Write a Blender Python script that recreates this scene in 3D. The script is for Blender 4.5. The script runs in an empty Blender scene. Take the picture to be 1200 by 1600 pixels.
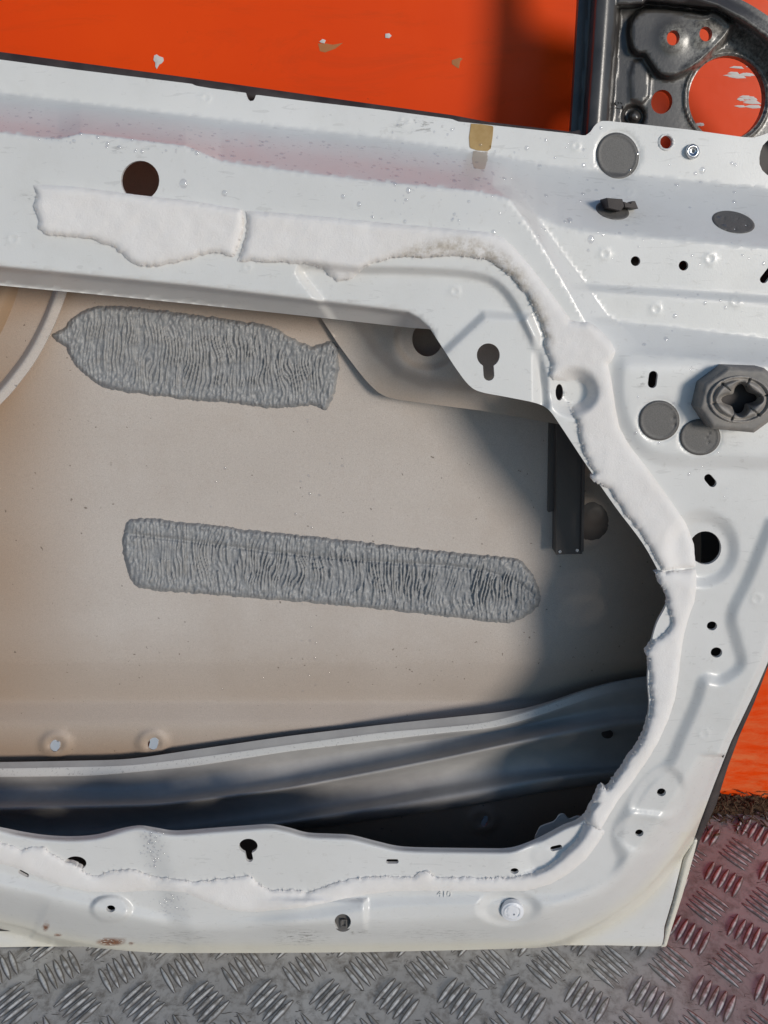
import bpy, math, random
import numpy as np
from mathutils import Vector
from mathutils.geometry import delaunay_2d_cdt
random.seed(7)
RNG = np.random.default_rng(7)
scene = bpy.context.scene
col = scene.collection

# ------------------------------------------------------------------ camera
FOC = 1209.0                      # focal length in photo pixels (1200 x 1600)
PITCH = math.radians(27.0)
CAM = np.array([0.0, -0.639, 0.700])
cam_data = bpy.data.cameras.new('camera')
cam = bpy.data.objects.new('camera', cam_data)
col.objects.link(cam)
cam.location = CAM
cam.rotation_euler = (math.pi / 2 - PITCH, 0, 0)
cam_data.sensor_fit = 'VERTICAL'
cam_data.sensor_height = 36.0
cam_data.lens = FOC / 1600 * 36.0
cam_data.clip_start = 0.01
cam_data.clip_end = 200
scene.camera = cam

# ------------------------------------------------------------------ light
SUN_EL, SUN_AZ = 13.0, 37.0        # low sun, to the right of the door's normal
world = bpy.data.worlds.new('World')
scene.world = world
world.use_nodes = True
wn = world.node_tree.nodes
sky = wn.new('ShaderNodeTexSky')
sky.sky_type = 'NISHITA'
sky.sun_disc = False
sky.sun_elevation = math.radians(SUN_EL)
sky.sun_rotation = math.radians(180 - SUN_AZ)
sky.air_density = 1.0
sky.dust_density = 0.0
sky.ozone_density = 3.0
world.node_tree.links.new(sky.outputs[0], wn['Background'].inputs[0])
wn['Background'].inputs[1].default_value = 0.135
sun_data = bpy.data.lights.new('sun', 'SUN')
sun_data.energy = 2.85
sun_data.angle = math.radians(15.0)
sun_data.color = (1.0, 0.925, 0.83)
sun = bpy.data.objects.new('sun', sun_data)
col.objects.link(sun)
e, a = math.radians(SUN_EL), math.radians(SUN_AZ)
sun_dir = Vector((math.sin(a) * math.cos(e), -math.cos(a) * math.cos(e), math.sin(e)))
sun.rotation_euler = sun_dir.to_track_quat('Z', 'Y').to_euler()
sun.location = (1.5, -2, 1.2)
vs = scene.view_settings
vs.view_transform = 'Standard'
vs.look = 'None'
vs.exposure = -0.28
vs.gamma = 1.0
vs.use_curve_mapping = False

# ------------------------------------------------------------------ frames of reference
LEAN = math.radians(9.0)
O = np.array([0.0, -0.174, 0.0])                          # foot of the door
N = np.array([0.0, -math.cos(LEAN), math.sin(LEAN)])      # door normal, towards the room
cp, sp = math.cos(PITCH), math.sin(PITCH)


def rays(px, py):
    px = np.asarray(px, float); py = np.asarray(py, float)
    x = (px - 600) / FOC; y = -(py - 800) / FOC
    return np.stack([x, cp + y * sp, -sp + y * cp], -1)


def P(px, py, h):
    """measured photo position -> point of the door's sheet metal h metres off the hem plane"""
    d = rays(px, py)
    t = (np.asarray(h, float) - (CAM - O) @ N) / (d @ N)
    return CAM + d * t[..., None]


WT = math.radians(3.5)            # the wall leans away a little


def on_wall(px, py):
    d = rays(px, py); cw, sw = math.cos(WT), math.sin(WT)
    t = -(CAM[1] * cw - CAM[2] * sw) / (d[..., 1] * cw - d[..., 2] * sw)
    q = CAM + d * t[..., None]
    return np.stack([q[..., 0], q[..., 0] * 0, q[..., 1] * sw + q[..., 2] * cw], -1)


def on_floor(px, py, zz=0.0):
    d = rays(px, py); t = (zz - CAM[2]) / d[..., 2]
    return CAM + d * t[..., None]


# ------------------------------------------------------------------ numeric helpers
def sst(t):
    t = np.clip(t, 0, 1); return t * t * (3 - 2 * t)


def S(d, w):
    return sst(d / w + 0.5)


def seg_dist(x, y, poly, closed=True):
    p = np.asarray(poly, float)
    q = np.roll(p, -1, 0) if closed else p[1:]
    if not closed: p = p[:-1]
    best = np.full(x.shape, 1e9)
    for (ax, ay), (bx, by) in zip(p, q):
        dx, dy = bx - ax, by - ay
        L = dx * dx + dy * dy + 1e-9
        t = np.clip(((x - ax) * dx + (y - ay) * dy) / L, 0, 1)
        best = np.minimum(best, np.hypot(x - ax - t * dx, y - ay - t * dy))
    return best


def inside(x, y, poly):
    p = np.asarray(poly, float); q = np.roll(p, -1, 0)
    r = np.zeros(x.shape, bool)
    for (ax, ay), (bx, by) in zip(p, q):
        if ay == by: continue
        c = ((ay > y) != (by > y)) & (x < (bx - ax) * (y - ay) / (by - ay) + ax)
        r ^= c
    return r


def sd(x, y, poly, lim=80.0):
    p = np.asarray(poly, float); x = np.asarray(x, float); y = np.asarray(y, float)
    out = np.full(x.shape, -1e3)
    m = (x > p[:, 0].min() - lim) & (x < p[:, 0].max() + lim) & (y > p[:, 1].min() - lim) & (y < p[:, 1].max() + lim)
    if m.any():
        d = seg_dist(x[m], y[m], p); out[m] = np.where(inside(x[m], y[m], p), d, -d)
    return out


def smooth_poly(pts, closed=True, n=6):
    """Catmull-Rom through traced points"""
    p = np.asarray(pts, float); m = len(p); out = []
    rng = range(m) if closed else range(m - 1)
    for i in rng:
        if closed: a0, a1, a2, a3 = p[i - 1], p[i], p[(i + 1) % m], p[(i + 2) % m]
        else: a0, a1, a2, a3 = p[max(i - 1, 0)], p[i], p[i + 1], p[min(i + 2, m - 1)]
        for k in range(n):
            t = k / n
            out.append(0.5 * ((2 * a1) + (-a0 + a2) * t + (2 * a0 - 5 * a1 + 4 * a2 - a3) * t * t + (-a0 + 3 * a1 - 3 * a2 + a3) * t ** 3))
    if not closed: out.append(p[-1])
    return np.array(out)


def resample(poly, step, closed=True):
    p = np.asarray(poly, float)
    if closed: p = np.vstack([p, p[:1]])
    d = np.hypot(*np.diff(p, axis=0).T); s = np.r_[0, np.cumsum(d)]
    n = max(int(s[-1] / step), 3)
    t = np.linspace(0, s[-1], n + 1)
    if closed: t = t[:-1]
    return np.stack([np.interp(t, s, p[:, 0]), np.interp(t, s, p[:, 1])], -1)


TBL = RNG.random((256, 256))


def vn(x, y, s=0):
    x = np.asarray(x, float) + s * 17.3; y = np.asarray(y, float) + s * 31.7
    xi = np.floor(x).astype(int); yi = np.floor(y).astype(int)
    fx = sst(x - xi); fy = sst(y - yi)
    g = lambda i, j: TBL[i % 256, j % 256]
    return (g(xi, yi) * (1 - fx) + g(xi + 1, yi) * fx) * (1 - fy) + (g(xi, yi + 1) * (1 - fx) + g(xi + 1, yi + 1) * fx) * fy


def fbm(x, y, o=3, s=0):
    r = 0; amp = 0.5
    for k in range(o):
        r = r + amp * vn(x * 2 ** k, y * 2 ** k, s + k); amp *= 0.5
    return r / (1 - 0.5 ** o)


def ell(cx, cy, rx, ry, rot=0, n=28):
    t = np.linspace(0, 2 * math.pi, n, endpoint=False); r = math.radians(rot)
    x, y = rx * np.cos(t), ry * np.sin(t)
    return np.stack([cx + x * math.cos(r) - y * math.sin(r), cy + x * math.sin(r) + y * math.cos(r)], -1)


def stadium(cx, cy, L, W, rot, n=8):
    """slot of length L, width W"""
    pts = []
    for s, t0 in ((1, -90), (-1, 90)):
        for k in range(n + 1):
            t = math.radians(t0 + 180 * k / n)
            pts.append((s * (L - W) / 2 + W / 2 * math.cos(t), W / 2 * math.sin(t)))
    r = math.radians(rot)
    return np.array([(cx + x * math.cos(r) - y * math.sin(r), cy + x * math.sin(r) + y * math.cos(r)) for x, y in pts])


def keyhole(cx, cy, rx, ry, w, bot, skew=0):
    pts = []
    a0 = math.asin(min(w / 2 / rx, 0.95))
    for k in range(25):
        t = math.pi / 2 + a0 + (2 * math.pi - 2 * a0) * k / 24
        pts.append((cx + rx * math.cos(t), cy + ry * math.sin(t)))
    for k in range(9):
        t = math.pi * k / 8
        pts.append((cx + skew + w / 2 * math.cos(t), bot - w / 2 + w / 2 * math.sin(t)))
    return np.array(pts)


def tear(poly, amp, step=3.0, s=0, mask=None):
    """ragged torn edge along a traced outline"""
    q = resample(poly, step)
    nx = np.roll(q, -1, 0) - np.roll(q, 1, 0)
    nn = np.stack([nx[:, 1], -nx[:, 0]], -1); nn /= np.linalg.norm(nn, axis=1)[:, None] + 1e-9
    k = (fbm(q[:, 0] / 9, q[:, 1] / 9, 3, s) - 0.5) * 2 * amp
    k += (vn(q[:, 0] / 2.3, q[:, 1] / 2.3, s + 9) - 0.5) * amp * 0.9
    if mask is not None: k = k * mask(q[:, 0], q[:, 1])
    return q + nn * k[:, None]


# ------------------------------------------------------------------ object helpers
BASE = Vector((0.0, -0.174, 0.0))


def link(name, me, mat, parent=None):
    o = bpy.data.objects.new(name, me); col.objects.link(o)
    if mat is not None and not me.materials: me.materials.append(mat)
    if parent is not None: o.parent = parent
    return o


def tag(o, label=None, cat=None, group=None, kind=None):
    if label: o['label'] = label
    if cat: o['category'] = cat
    if group: o['group'] = group
    if kind: o['kind'] = kind
    return o


def mesh_from(name, verts, faces, smooth=True, attrs=None, offset=BASE):
    me = bpy.data.meshes.new(name)
    v = np.asarray(verts, float) - np.array(offset)
    me.from_pydata(v.tolist(), [], faces)
    if smooth: me.polygons.foreach_set('use_smooth', [True] * len(me.polygons))
    for k, val in (attrs or {}).items():
        at = me.attributes.new(k, 'FLOAT', 'POINT')
        at.data.foreach_set('value', np.asarray(val, np.float32))
    me.update()
    return me


def tri_region(outline, holes, pts, keep=None):
    """constrained triangulation of outline minus holes with the given inner points"""
    V = []; E = []
    for loop in [outline] + list(holes):
        b = len(V); m = len(loop)
        V += [Vector((float(x), float(y))) for x, y in loop]
        E += [(b + i, b + (i + 1) % m) for i in range(m)]
    V += [Vector((float(x), float(y))) for x, y in pts]
    vo, eo, fo, _, _, _ = delaunay_2d_cdt(V, E, [], 0, 1e-5)
    v = np.array([(p.x, p.y) for p in vo])
    f = np.array([t for t in fo if len(t) == 3])
    c = v[f].mean(1)
    ok = inside(c[:, 0], c[:, 1], outline)
    for h in holes: ok &= ~inside(c[:, 0], c[:, 1], h)
    f = f[ok]
    a, b2, c2 = v[f[:, 0]], v[f[:, 1]], v[f[:, 2]]
    area = (b2[:, 0] - a[:, 0]) * (c2[:, 1] - a[:, 1]) - (b2[:, 1] - a[:, 1]) * (c2[:, 0] - a[:, 0])
    f = f[np.abs(area) > 1e-4]; area = area[np.abs(area) > 1e-4]
    f = np.where((area > 0)[:, None], f[:, ::-1], f)      # image y points down: flip to face the room
    return v, f


def sheet(name, outline, holes, hfun, mat, parent, step=6.0, fine=0.0, thick=0.002, attrs=None, edge_round=0.0):
    """a pressed sheet: traced outline with holes, height field, folded-back cut edges"""
    o = np.asarray(outline, float)
    x0, y0 = o.min(0); x1, y1 = o.max(0)
    g = fine if fine else step
    gx, gy = np.meshgrid(np.arange(x0 + g / 2, x1, g), np.arange(y0 + g / 2, y1, g))
    if fine:
        hh = hfun(gx.ravel(), gy.ravel()).reshape(gx.shape)
        lap = np.zeros_like(hh)
        lap[1:-1, 1:-1] = np.abs(hh[1:-1, 2:] + hh[1:-1, :-2] - 2 * hh[1:-1, 1:-1]) + np.abs(hh[2:, 1:-1] + hh[:-2, 1:-1] - 2 * hh[1:-1, 1:-1])
        m = int(round(step / fine))
        keep = np.zeros(gx.shape, bool); keep[::m, ::m] = True
        keep |= lap > 0.00010 * fine / 2.5
        gx, gy = gx[keep], gy[keep]
    gx, gy = gx.ravel(), gy.ravel()
    ok = inside(gx, gy, o)
    gx, gy = gx[ok], gy[ok]
    dmin = np.full(gx.shape, 1e9)
    for lp in [o] + list(holes):
        lp = np.asarray(lp, float); bb = (lp[:, 0].min() - 9, lp[:, 0].max() + 9, lp[:, 1].min() - 9, lp[:, 1].max() + 9)
        s = (gx > bb[0]) & (gx < bb[1]) & (gy > bb[2]) & (gy < bb[3])
        if s.any(): dmin[s] = np.minimum(dmin[s], seg_dist(gx[s], gy[s], lp))
    ok = dmin > g * 0.55
    for h in holes:
        ok &= ~inside(gx, gy, h)
    v, f = tri_region(o, holes, np.stack([gx[ok], gy[ok]], -1))
    h = hfun(v[:, 0], v[:, 1])
    W = P(v[:, 0], v[:, 1], h)
    # cut edges, folded back along the door normal
    ed = {}
    for t in f:
        for i in range(3):
            k = (t[i], t[(i + 1) % 3]); ed[k] = 1
    bnd = [k for k in ed if (k[1], k[0]) not in ed]
    verts = [W]; faces = f.tolist(); n0 = len(W); extra = []; src = []
    for i, j in bnd:
        b = n0 + len(extra)
        extra += [W[i], W[j], W[j] - N * thick, W[i] - N * thick]; src += [i, j, j, i]
        faces.append((b, b + 3, b + 2, b + 1))
    if extra: verts.append(np.array(extra))
    allv = np.vstack(verts)
    idx = np.r_[np.arange(n0), np.array(src, int)]
    A = {k: fn(v[:, 0], v[:, 1])[idx] for k, fn in (attrs or {}).items()}
    return link(name, mesh_from(name, allv, faces, True, A), mat, parent)


# ------------------------------------------------------------------ materials
def mat_new(name, base, rough=0.5, metal=0.0, coat=0.0, spec=0.5):
    m = bpy.data.materials.new(name); m.use_nodes = True
    b = m.node_tree.nodes['Principled BSDF']
    b.inputs['Base Color'].default_value = (*base, 1)
    b.inputs['Roughness'].default_value = rough
    b.inputs['Metallic'].default_value = metal
    b.inputs['Coat Weight'].default_value = coat
    b.inputs['Coat Roughness'].default_value = 0.12
    b.inputs['Specular IOR Level'].default_value = spec
    return m


class NT:
    def __init__(s, m):
        s.m = m; s.t = m.node_tree; s.b = s.t.nodes['Principled BSDF']
        s.tc = s.t.nodes.new('ShaderNodeTexCoord').outputs['Object']

    def n(s, kind, **kw):
        d = s.t.nodes.new(kind)
        for k, v in kw.items(): setattr(d, k, v)
        return d

    def l(s, a, b): s.t.links.new(a, b)

    def noise(s, scale, detail=4, rough=0.6, dist=0.0, stretch=None):
        d = s.n('ShaderNodeTexNoise'); d.inputs['Scale'].default_value = scale
        d.inputs['Detail'].default_value = detail; d.inputs['Roughness'].default_value = rough
        d.inputs['Distortion'].default_value = dist
        if stretch:
            mp = s.n('ShaderNodeMapping'); mp.inputs['Scale'].default_value = stretch
            s.l(s.tc, mp.inputs[0]); s.l(mp.outputs[0], d.inputs['Vector'])
        else: s.l(s.tc, d.inputs['Vector'])
        return d.outputs[0]

    def attr(s, name):
        d = s.n('ShaderNodeAttribute'); d.attribute_name = name; return d.outputs['Fac']

    def ramp(s, f, stops):
        d = s.n('ShaderNodeValToRGB'); e = d.color_ramp.elements
        while len(e) < len(stops): e.new(0.5)
        for k, (p, c) in enumerate(stops):
            e[k].position = p; e[k].color = (*c, 1) if len(c) == 3 else c
        s.l(f, d.inputs[0]); return d.outputs[0]

    def math(s, op, a, b=None, c=None, clamp=False):
        d = s.n('ShaderNodeMath'); d.operation = op; d.use_clamp = clamp
        for k, v in enumerate((a, b, c)):
            if v is None: continue
            if isinstance(v, (int, float)): d.inputs[k].default_value = v
            else: s.l(v, d.inputs[k])
        return d.outputs[0]

    def mix(s, f, a, b):
        d = s.n('ShaderNodeMix'); d.data_type = 'RGBA'
        for k, v in ((0, f), (6, a), (7, b)):
            if isinstance(v, (int, float)): d.inputs[k].default_value = v
            elif isinstance(v, tuple): d.inputs[k].default_value = (*v, 1)
            else: s.l(v, d.inputs[k])
        return d.outputs[2]

    def rng(s, f, a, b, c=0.0, d2=1.0):
        d = s.n('ShaderNodeMapRange'); d.inputs[1].default_value = a; d.inputs[2].default_value = b
        d.inputs[3].default_value = c; d.inputs[4].default_value = d2
        s.l(f, d.inputs[0]); return d.outputs[0]

    def bump(s, h, strength, dist):
        d = s.n('ShaderNodeBump'); d.inputs['Strength'].default_value = strength
        d.inputs['Distance'].default_value = dist
        s.l(h, d.inputs['Height']); s.l(d.outputs[0], s.b.inputs['Normal']); return d


# white door paint, with rust and grime where the door has them
M_WHITE = mat_new('white_paint', (0.76, 0.76, 0.74), 0.32, 0, 0.2)
t = NT(M_WHITE)
c = t.mix(t.rng(t.noise(9, 3), 0.3, 0.75), (0.72, 0.71, 0.69), (0.67, 0.66, 0.635))
c = t.mix(t.math('MULTIPLY', t.rng(t.noise(160, 3, 0.7), 0.62, 0.72), 0.25), c, (0.45, 0.42, 0.38))
c = t.mix(t.math('MULTIPLY', t.rng(t.noise(120, 2, 0.5, 2.5, (0.25, 1, 1.4)), 0.665, 0.69), 0.35), c, (0.50, 0.49, 0.47))
c = t.mix(t.math('MULTIPLY', t.rng(t.noise(26, 6, 0.75), 0.50, 0.75), 0.22), c, (0.52, 0.50, 0.46))
yl = t.attr('yellow')
c = t.mix(t.math('MULTIPLY', yl, 0.55), c, (0.72, 0.66, 0.50))
gr = t.math('MULTIPLY', t.attr('grime'), t.rng(t.noise(260, 5, 0.75, 0.4, (0.45, 1, 1.6)), 0.52, 0.60))
c = t.mix(gr, c, (0.10, 0.085, 0.07))
ru = t.math('MULTIPLY', t.attr('rust'), t.rng(t.noise(420, 4, 0.7), 0.38, 0.46))
c = t.mix(ru, c, t.ramp(t.noise(600, 3), [(0.35, (0.10, 0.03, 0.012)), (0.65, (0.36, 0.14, 0.05))]))
t.l(c, t.b.inputs['Base Color'])
t.l(t.rng(t.noise(35, 4), 0.3, 0.7, 0.28, 0.42), t.b.inputs['Roughness'])
t.bump(t.noise(900, 3, 0.6), 0.10, 0.0006)

# thin overspray on the inside of the skin: fades to the brownish primer near its left and upper edges
M_SKIN = mat_new('overspray_primer', (0.48, 0.43, 0.39), 0.55)
t = NT(M_SKIN)
grain = t.noise(1500, 2, 0.8)
c = t.mix(t.rng(t.noise(7, 3), 0.3, 0.7), (0.60, 0.54, 0.49), (0.54, 0.48, 0.43))
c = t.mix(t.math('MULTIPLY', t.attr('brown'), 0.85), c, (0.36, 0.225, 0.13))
c = t.mix(t.math('MULTIPLY', t.rng(grain, 0.42, 0.66), 0.38), c, (0.24, 0.19, 0.155))
c = t.mix(t.math('MULTIPLY', t.rng(t.noise(230, 2, 0.5), 0.735, 0.75), 0.7), c, (0.10, 0.07, 0.05))
c = t.mix(t.math('MULTIPLY', t.rng(t.noise(16, 6, 0.72), 0.48, 0.72), 0.3), c, (0.42, 0.34, 0.28))
t.l(c, t.b.inputs['Base Color']); t.bump(grain, 0.22, 0.0007)

M_INNER = mat_new('overspray_bracket', (0.46, 0.40, 0.35), 0.5)
t = NT(M_INNER)
grain = t.noise(1400, 2, 0.8)
c = t.mix(t.rng(t.noise(14, 3), 0.35, 0.65), (0.62, 0.55, 0.49), (0.52, 0.43, 0.35))
c = t.mix(t.math('MULTIPLY', t.attr('brown'), 0.85), c, (0.30, 0.18, 0.09))
c = t.mix(t.math('MULTIPLY', t.rng(grain, 0.45, 0.68), 0.3), c, (0.22, 0.17, 0.13))
t.l(c, t.b.inputs['Base Color']); t.bump(grain, 0.12, 0.0005)

M_BEAM = mat_new('dark_primer', (0.2, 0.2, 0.21), 0.42, spec=0.35)
t = NT(M_BEAM)
c = t.mix(t.rng(t.noise(30, 4), 0.3, 0.7), (0.43, 0.41, 0.39), (0.34, 0.322, 0.31))
c = t.mix(t.math('MULTIPLY', t.attr('pale'), t.rng(t.noise(500, 4, 0.7), 0.33, 0.42)), c, (0.62, 0.60, 0.57))
t.l(c, t.b.inputs['Base Color']); t.bump(t.noise(1200, 2, 0.7), 0.12, 0.0004)

M_DEAD = mat_new('sound_deadener', (0.21, 0.215, 0.23), 0.42)
t = NT(M_DEAD)
c = t.mix(t.rng(t.noise(320, 4, 0.7), 0.35, 0.68), (0.215, 0.22, 0.23), (0.33, 0.33, 0.33))
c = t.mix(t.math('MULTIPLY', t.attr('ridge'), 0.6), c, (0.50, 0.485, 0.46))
t.l(c, t.b.inputs['Base Color']); t.bump(t.noise(900, 3, 0.7), 0.35, 0.0008)

M_FOAM = mat_new('white_felt', (0.80, 0.765, 0.74), 0.95, spec=0.15)
t = NT(M_FOAM)
fz = t.noise(700, 5, 0.75)
c = t.mix(t.rng(t.noise(22, 3), 0.35, 0.7), (0.84, 0.81, 0.785), (0.80, 0.76, 0.725))
st = t.math('MULTIPLY', t.attr('stain'), t.rng(t.noise(180, 5, 0.75), 0.36, 0.6))
c = t.mix(st, c, t.ramp(t.noise(260, 3), [(0.35, (0.40, 0.34, 0.27)), (0.7, (0.66, 0.60, 0.52))]))
t.l(c, t.b.inputs['Base Color']); t.bump(t.math('ADD', fz, t.math('MULTIPLY', t.noise(2200, 3, 0.8), 0.7)), 0.42, 0.0009)

M_PLUG = mat_new('grey_plug', (0.085, 0.08, 0.076), 0.55)
t = NT(M_PLUG)
g = t.noise(1300, 3, 0.7)
t.l(t.mix(t.rng(g, 0.35, 0.7), (0.095, 0.09, 0.086), (0.14, 0.132, 0.125)), t.b.inputs['Base Color'])
t.bump(g, 0.2, 0.0004)

M_RUB = mat_new('rubber_grommet', (0.13, 0.12, 0.115), 0.6)
t = NT(M_RUB)
t.l(t.mix(t.rng(t.noise(120, 4), 0.35, 0.7), (0.17, 0.16, 0.15), (0.26, 0.235, 0.21)), t.b.inputs['Base Color'])
t.bump(t.noise(700, 3), 0.15, 0.0005)

M_DARK = mat_new('dark_trim_and_holes', (0.028, 0.022, 0.021), 0.6)
t = NT(M_DARK)
t.l(t.mix(t.rng(t.noise(60, 4), 0.35, 0.7), (0.03, 0.022, 0.021), (0.06, 0.048, 0.045)), t.b.inputs['Base Color'])

M_FRAME = mat_new('dark_grey_frame', (0.11, 0.105, 0.10), 0.30, 0, 0.15)
t = NT(M_FRAME)
gn = t.noise(420, 4, 0.7)
c = t.mix(t.rng(t.noise(40, 4), 0.3, 0.7), (0.034, 0.031, 0.03), (0.075, 0.069, 0.064))
c = t.mix(t.math('MULTIPLY', t.attr('worn'), t.rng(gn, 0.35, 0.6)), c, (0.30, 0.285, 0.255))
t.l(c, t.b.inputs['Base Color']); t.bump(gn, 0.13, 0.0006)

M_STEEL = mat_new('zinc_steel', (0.62, 0.62, 0.63), 0.25, 1.0)
M_CLIP = mat_new('white_nylon', (0.78, 0.78, 0.80), 0.4)
M_DAYLIGHT = mat_new('pale_daylight', (0.55, 0.60, 0.66), 0.4)
M_TAPE = mat_new('brown_tape', (0.36, 0.22, 0.07), 0.35)
t = NT(M_TAPE)
t.l(t.mix(t.rng(t.noise(90, 4), 0.35, 0.7), (0.36, 0.22, 0.07), (0.46, 0.31, 0.13)), t.b.inputs['Base Color'])
M_GLUE = mat_new('tape_residue', (0.50, 0.44, 0.38), 0.4)

M_ORANGE = mat_new('orange_paint', (0.78, 0.12, 0.008), 0.38, 0, 0.0, 0.18)
t = NT(M_ORANGE)
c = t.mix(t.rng(t.noise(5, 4), 0.3, 0.7), (0.84, 0.070, 0.0015), (0.76, 0.055, 0.0015))
c = t.mix(t.math('MULTIPLY', t.rng(t.noise(20, 7, 0.78, 0.8, (0.4, 1, 1.8)), 0.52, 0.76), 0.3), c, (0.36, 0.05, 0.010))
c = t.mix(t.math('MULTIPLY', t.rng(t.noise(300, 3, 0.7), 0.70, 0.74), 0.6), c, (0.10, 0.03, 0.015))
sx = t.n('ShaderNodeSeparateXYZ'); t.l(t.tc, sx.inputs[0])
low = t.math('MULTIPLY', t.rng(sx.outputs[2], 0.30, 0.02), t.rng(t.noise(40, 5, 0.7, 0.5, (0.6, 1, 2.0)), 0.40, 0.66))
c = t.mix(t.math('MULTIPLY', low, 0.6), c, (0.70, 0.26, 0.10))
t.l(c, t.b.inputs['Base Color'])
t.l(t.rng(t.noise(18, 5), 0.3, 0.7, 0.30, 0.50), t.b.inputs['Roughness'])
t.bump(t.noise(14, 4), 0.08, 0.006)
M_CHIP = mat_new('bare_chip', (0.62, 0.60, 0.57), 0.6)
M_SCUFF = mat_new('brown_scuff', (0.42, 0.16, 0.05), 0.7)

M_PLATE = mat_new('tread_plate', (0.30, 0.29, 0.285), 0.5, 0.0, spec=0.3)
t = NT(M_PLATE)
big = t.noise(4.5, 4, 0.6)
fine = t.noise(75, 6, 0.72, 0.3)
c = t.mix(t.rng(big, 0.35, 0.65), (0.52, 0.50, 0.475), (0.40, 0.38, 0.36))
c = t.mix(t.math('MULTIPLY', t.rng(fine, 0.46, 0.66), 0.8), c, (0.17, 0.15, 0.13))
sx = t.n('ShaderNodeSeparateXYZ'); t.l(t.tc, sx.inputs[0])
redx = t.rng(t.math('ADD', sx.outputs[0], t.math('MULTIPLY', t.math('SUBTRACT', t.noise(9, 4), 0.5), 0.25)), 0.12, 0.30)
red = t.math('MULTIPLY', redx, t.rng(t.noise(32, 5, 0.7), 0.30, 0.62, 0.35, 0.95))
c = t.mix(t.math('MULTIPLY', red, 0.22), c, (0.42, 0.30, 0.28))
scr = t.rng(t.noise(190, 3, 0.6, 1.2, (0.35, 1.6, 1)), 0.655, 0.685)
c = t.mix(t.math('MULTIPLY', scr, 0.8), c, (0.045, 0.038, 0.032))
t.l(c, t.b.inputs['Base Color'])
t.l(t.rng(fine, 0.3, 0.7, 0.42, 0.68), t.b.inputs['Roughness'])
t.bump(fine, 0.25, 0.0012)

M_BAR = mat_new('tread_bar', (0.5, 0.5, 0.5), 0.42, 0.1)
t = NT(M_BAR)
oi = t.n('ShaderNodeObjectInfo').outputs['Random']
ge = t.n('ShaderNodeNewGeometry')
mp = t.n('ShaderNodeTexNoise'); mp.inputs['Scale'].default_value = 170; mp.inputs['Detail'].default_value = 5
t.l(ge.outputs['Position'], mp.inputs['Vector'])
sx = t.n('ShaderNodeSeparateXYZ'); t.l(ge.outputs['Position'], sx.inputs[0])
red = t.rng(sx.outputs[0], 0.10, 0.32)
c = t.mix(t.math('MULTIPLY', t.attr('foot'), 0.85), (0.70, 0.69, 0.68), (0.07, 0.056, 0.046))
c = t.mix(t.math('MULTIPLY', t.rng(mp.outputs[0], 0.42, 0.62), 0.75), c, (0.17, 0.15, 0.13))
t.l(c, t.b.inputs['Base Color'])

M_DIRT = mat_new('brown_debris', (0.09, 0.055, 0.03), 0.95)
t = NT(M_DIRT)
t.l(t.ramp(t.noise(160, 5, 0.75), [(0.3, (0.028, 0.016, 0.010)), (0.55, (0.12, 0.068, 0.035)), (0.75, (0.27, 0.20, 0.14))]), t.b.inputs['Base Color'])
t.bump(t.noise(260, 5, 0.8), 0.8, 0.004)

M_WATER = mat_new('water', (1, 1, 1), 0.03)
wt = M_WATER.node_tree
fr = wt.nodes.new('ShaderNodeFresnel'); fr.inputs[0].default_value = 1.3
tr = wt.nodes.new('ShaderNodeBsdfTransparent'); tr.inputs[0].default_value = (0.97, 0.97, 0.98, 1)
gl = wt.nodes.new('ShaderNodeBsdfGlossy'); gl.inputs['Roughness'].default_value = 0.06
mx = wt.nodes.new('ShaderNodeMixShader')
mx.inputs[0].default_value = 0.12; wt.links.new(tr.outputs[0], mx.inputs[1]); wt.links.new(gl.outputs[0], mx.inputs[2])
wt.links.new(mx.outputs[0], wt.nodes['Material Output'].inputs[0])

# ================================================================== SETTING
# floor: steel tread plate
me = bpy.data.meshes.new('floor')
me.from_pydata([(-30, -40, 0), (30, -40, 0), (30, 0.02, 0), (-30, 0.02, 0), (-30, -40, -0.006), (30, -40, -0.006), (30, 0.02, -0.006), (-30, 0.02, -0.006)], [],
               [(0, 1, 2, 3), (7, 6, 5, 4), (0, 4, 5, 1), (1, 5, 6, 2), (2, 6, 7, 3), (3, 7, 4, 0)])
floor = tag(link('floor', me, M_PLATE), kind='structure')


def bar_mesh(name, L=0.029, W=0.0035, Hh=0.0016):
    v = []; f = []; ft = []; n = 8
    for i in range(n + 1):
        s = i / n * 2 - 1
        w = W / 2 * (1 - abs(s) ** 2.2) + 0.0002; hh = Hh * (1 - abs(s) ** 3) + 0.0001
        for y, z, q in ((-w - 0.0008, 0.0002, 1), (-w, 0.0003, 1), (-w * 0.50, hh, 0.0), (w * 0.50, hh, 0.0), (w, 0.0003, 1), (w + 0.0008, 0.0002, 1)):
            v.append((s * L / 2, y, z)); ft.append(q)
    for i in range(n):
        for j in range(5):
            a0 = i * 6 + j; f.append((a0, a0 + 6, a0 + 7, a0 + 1))
    return v, f, ft


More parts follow.
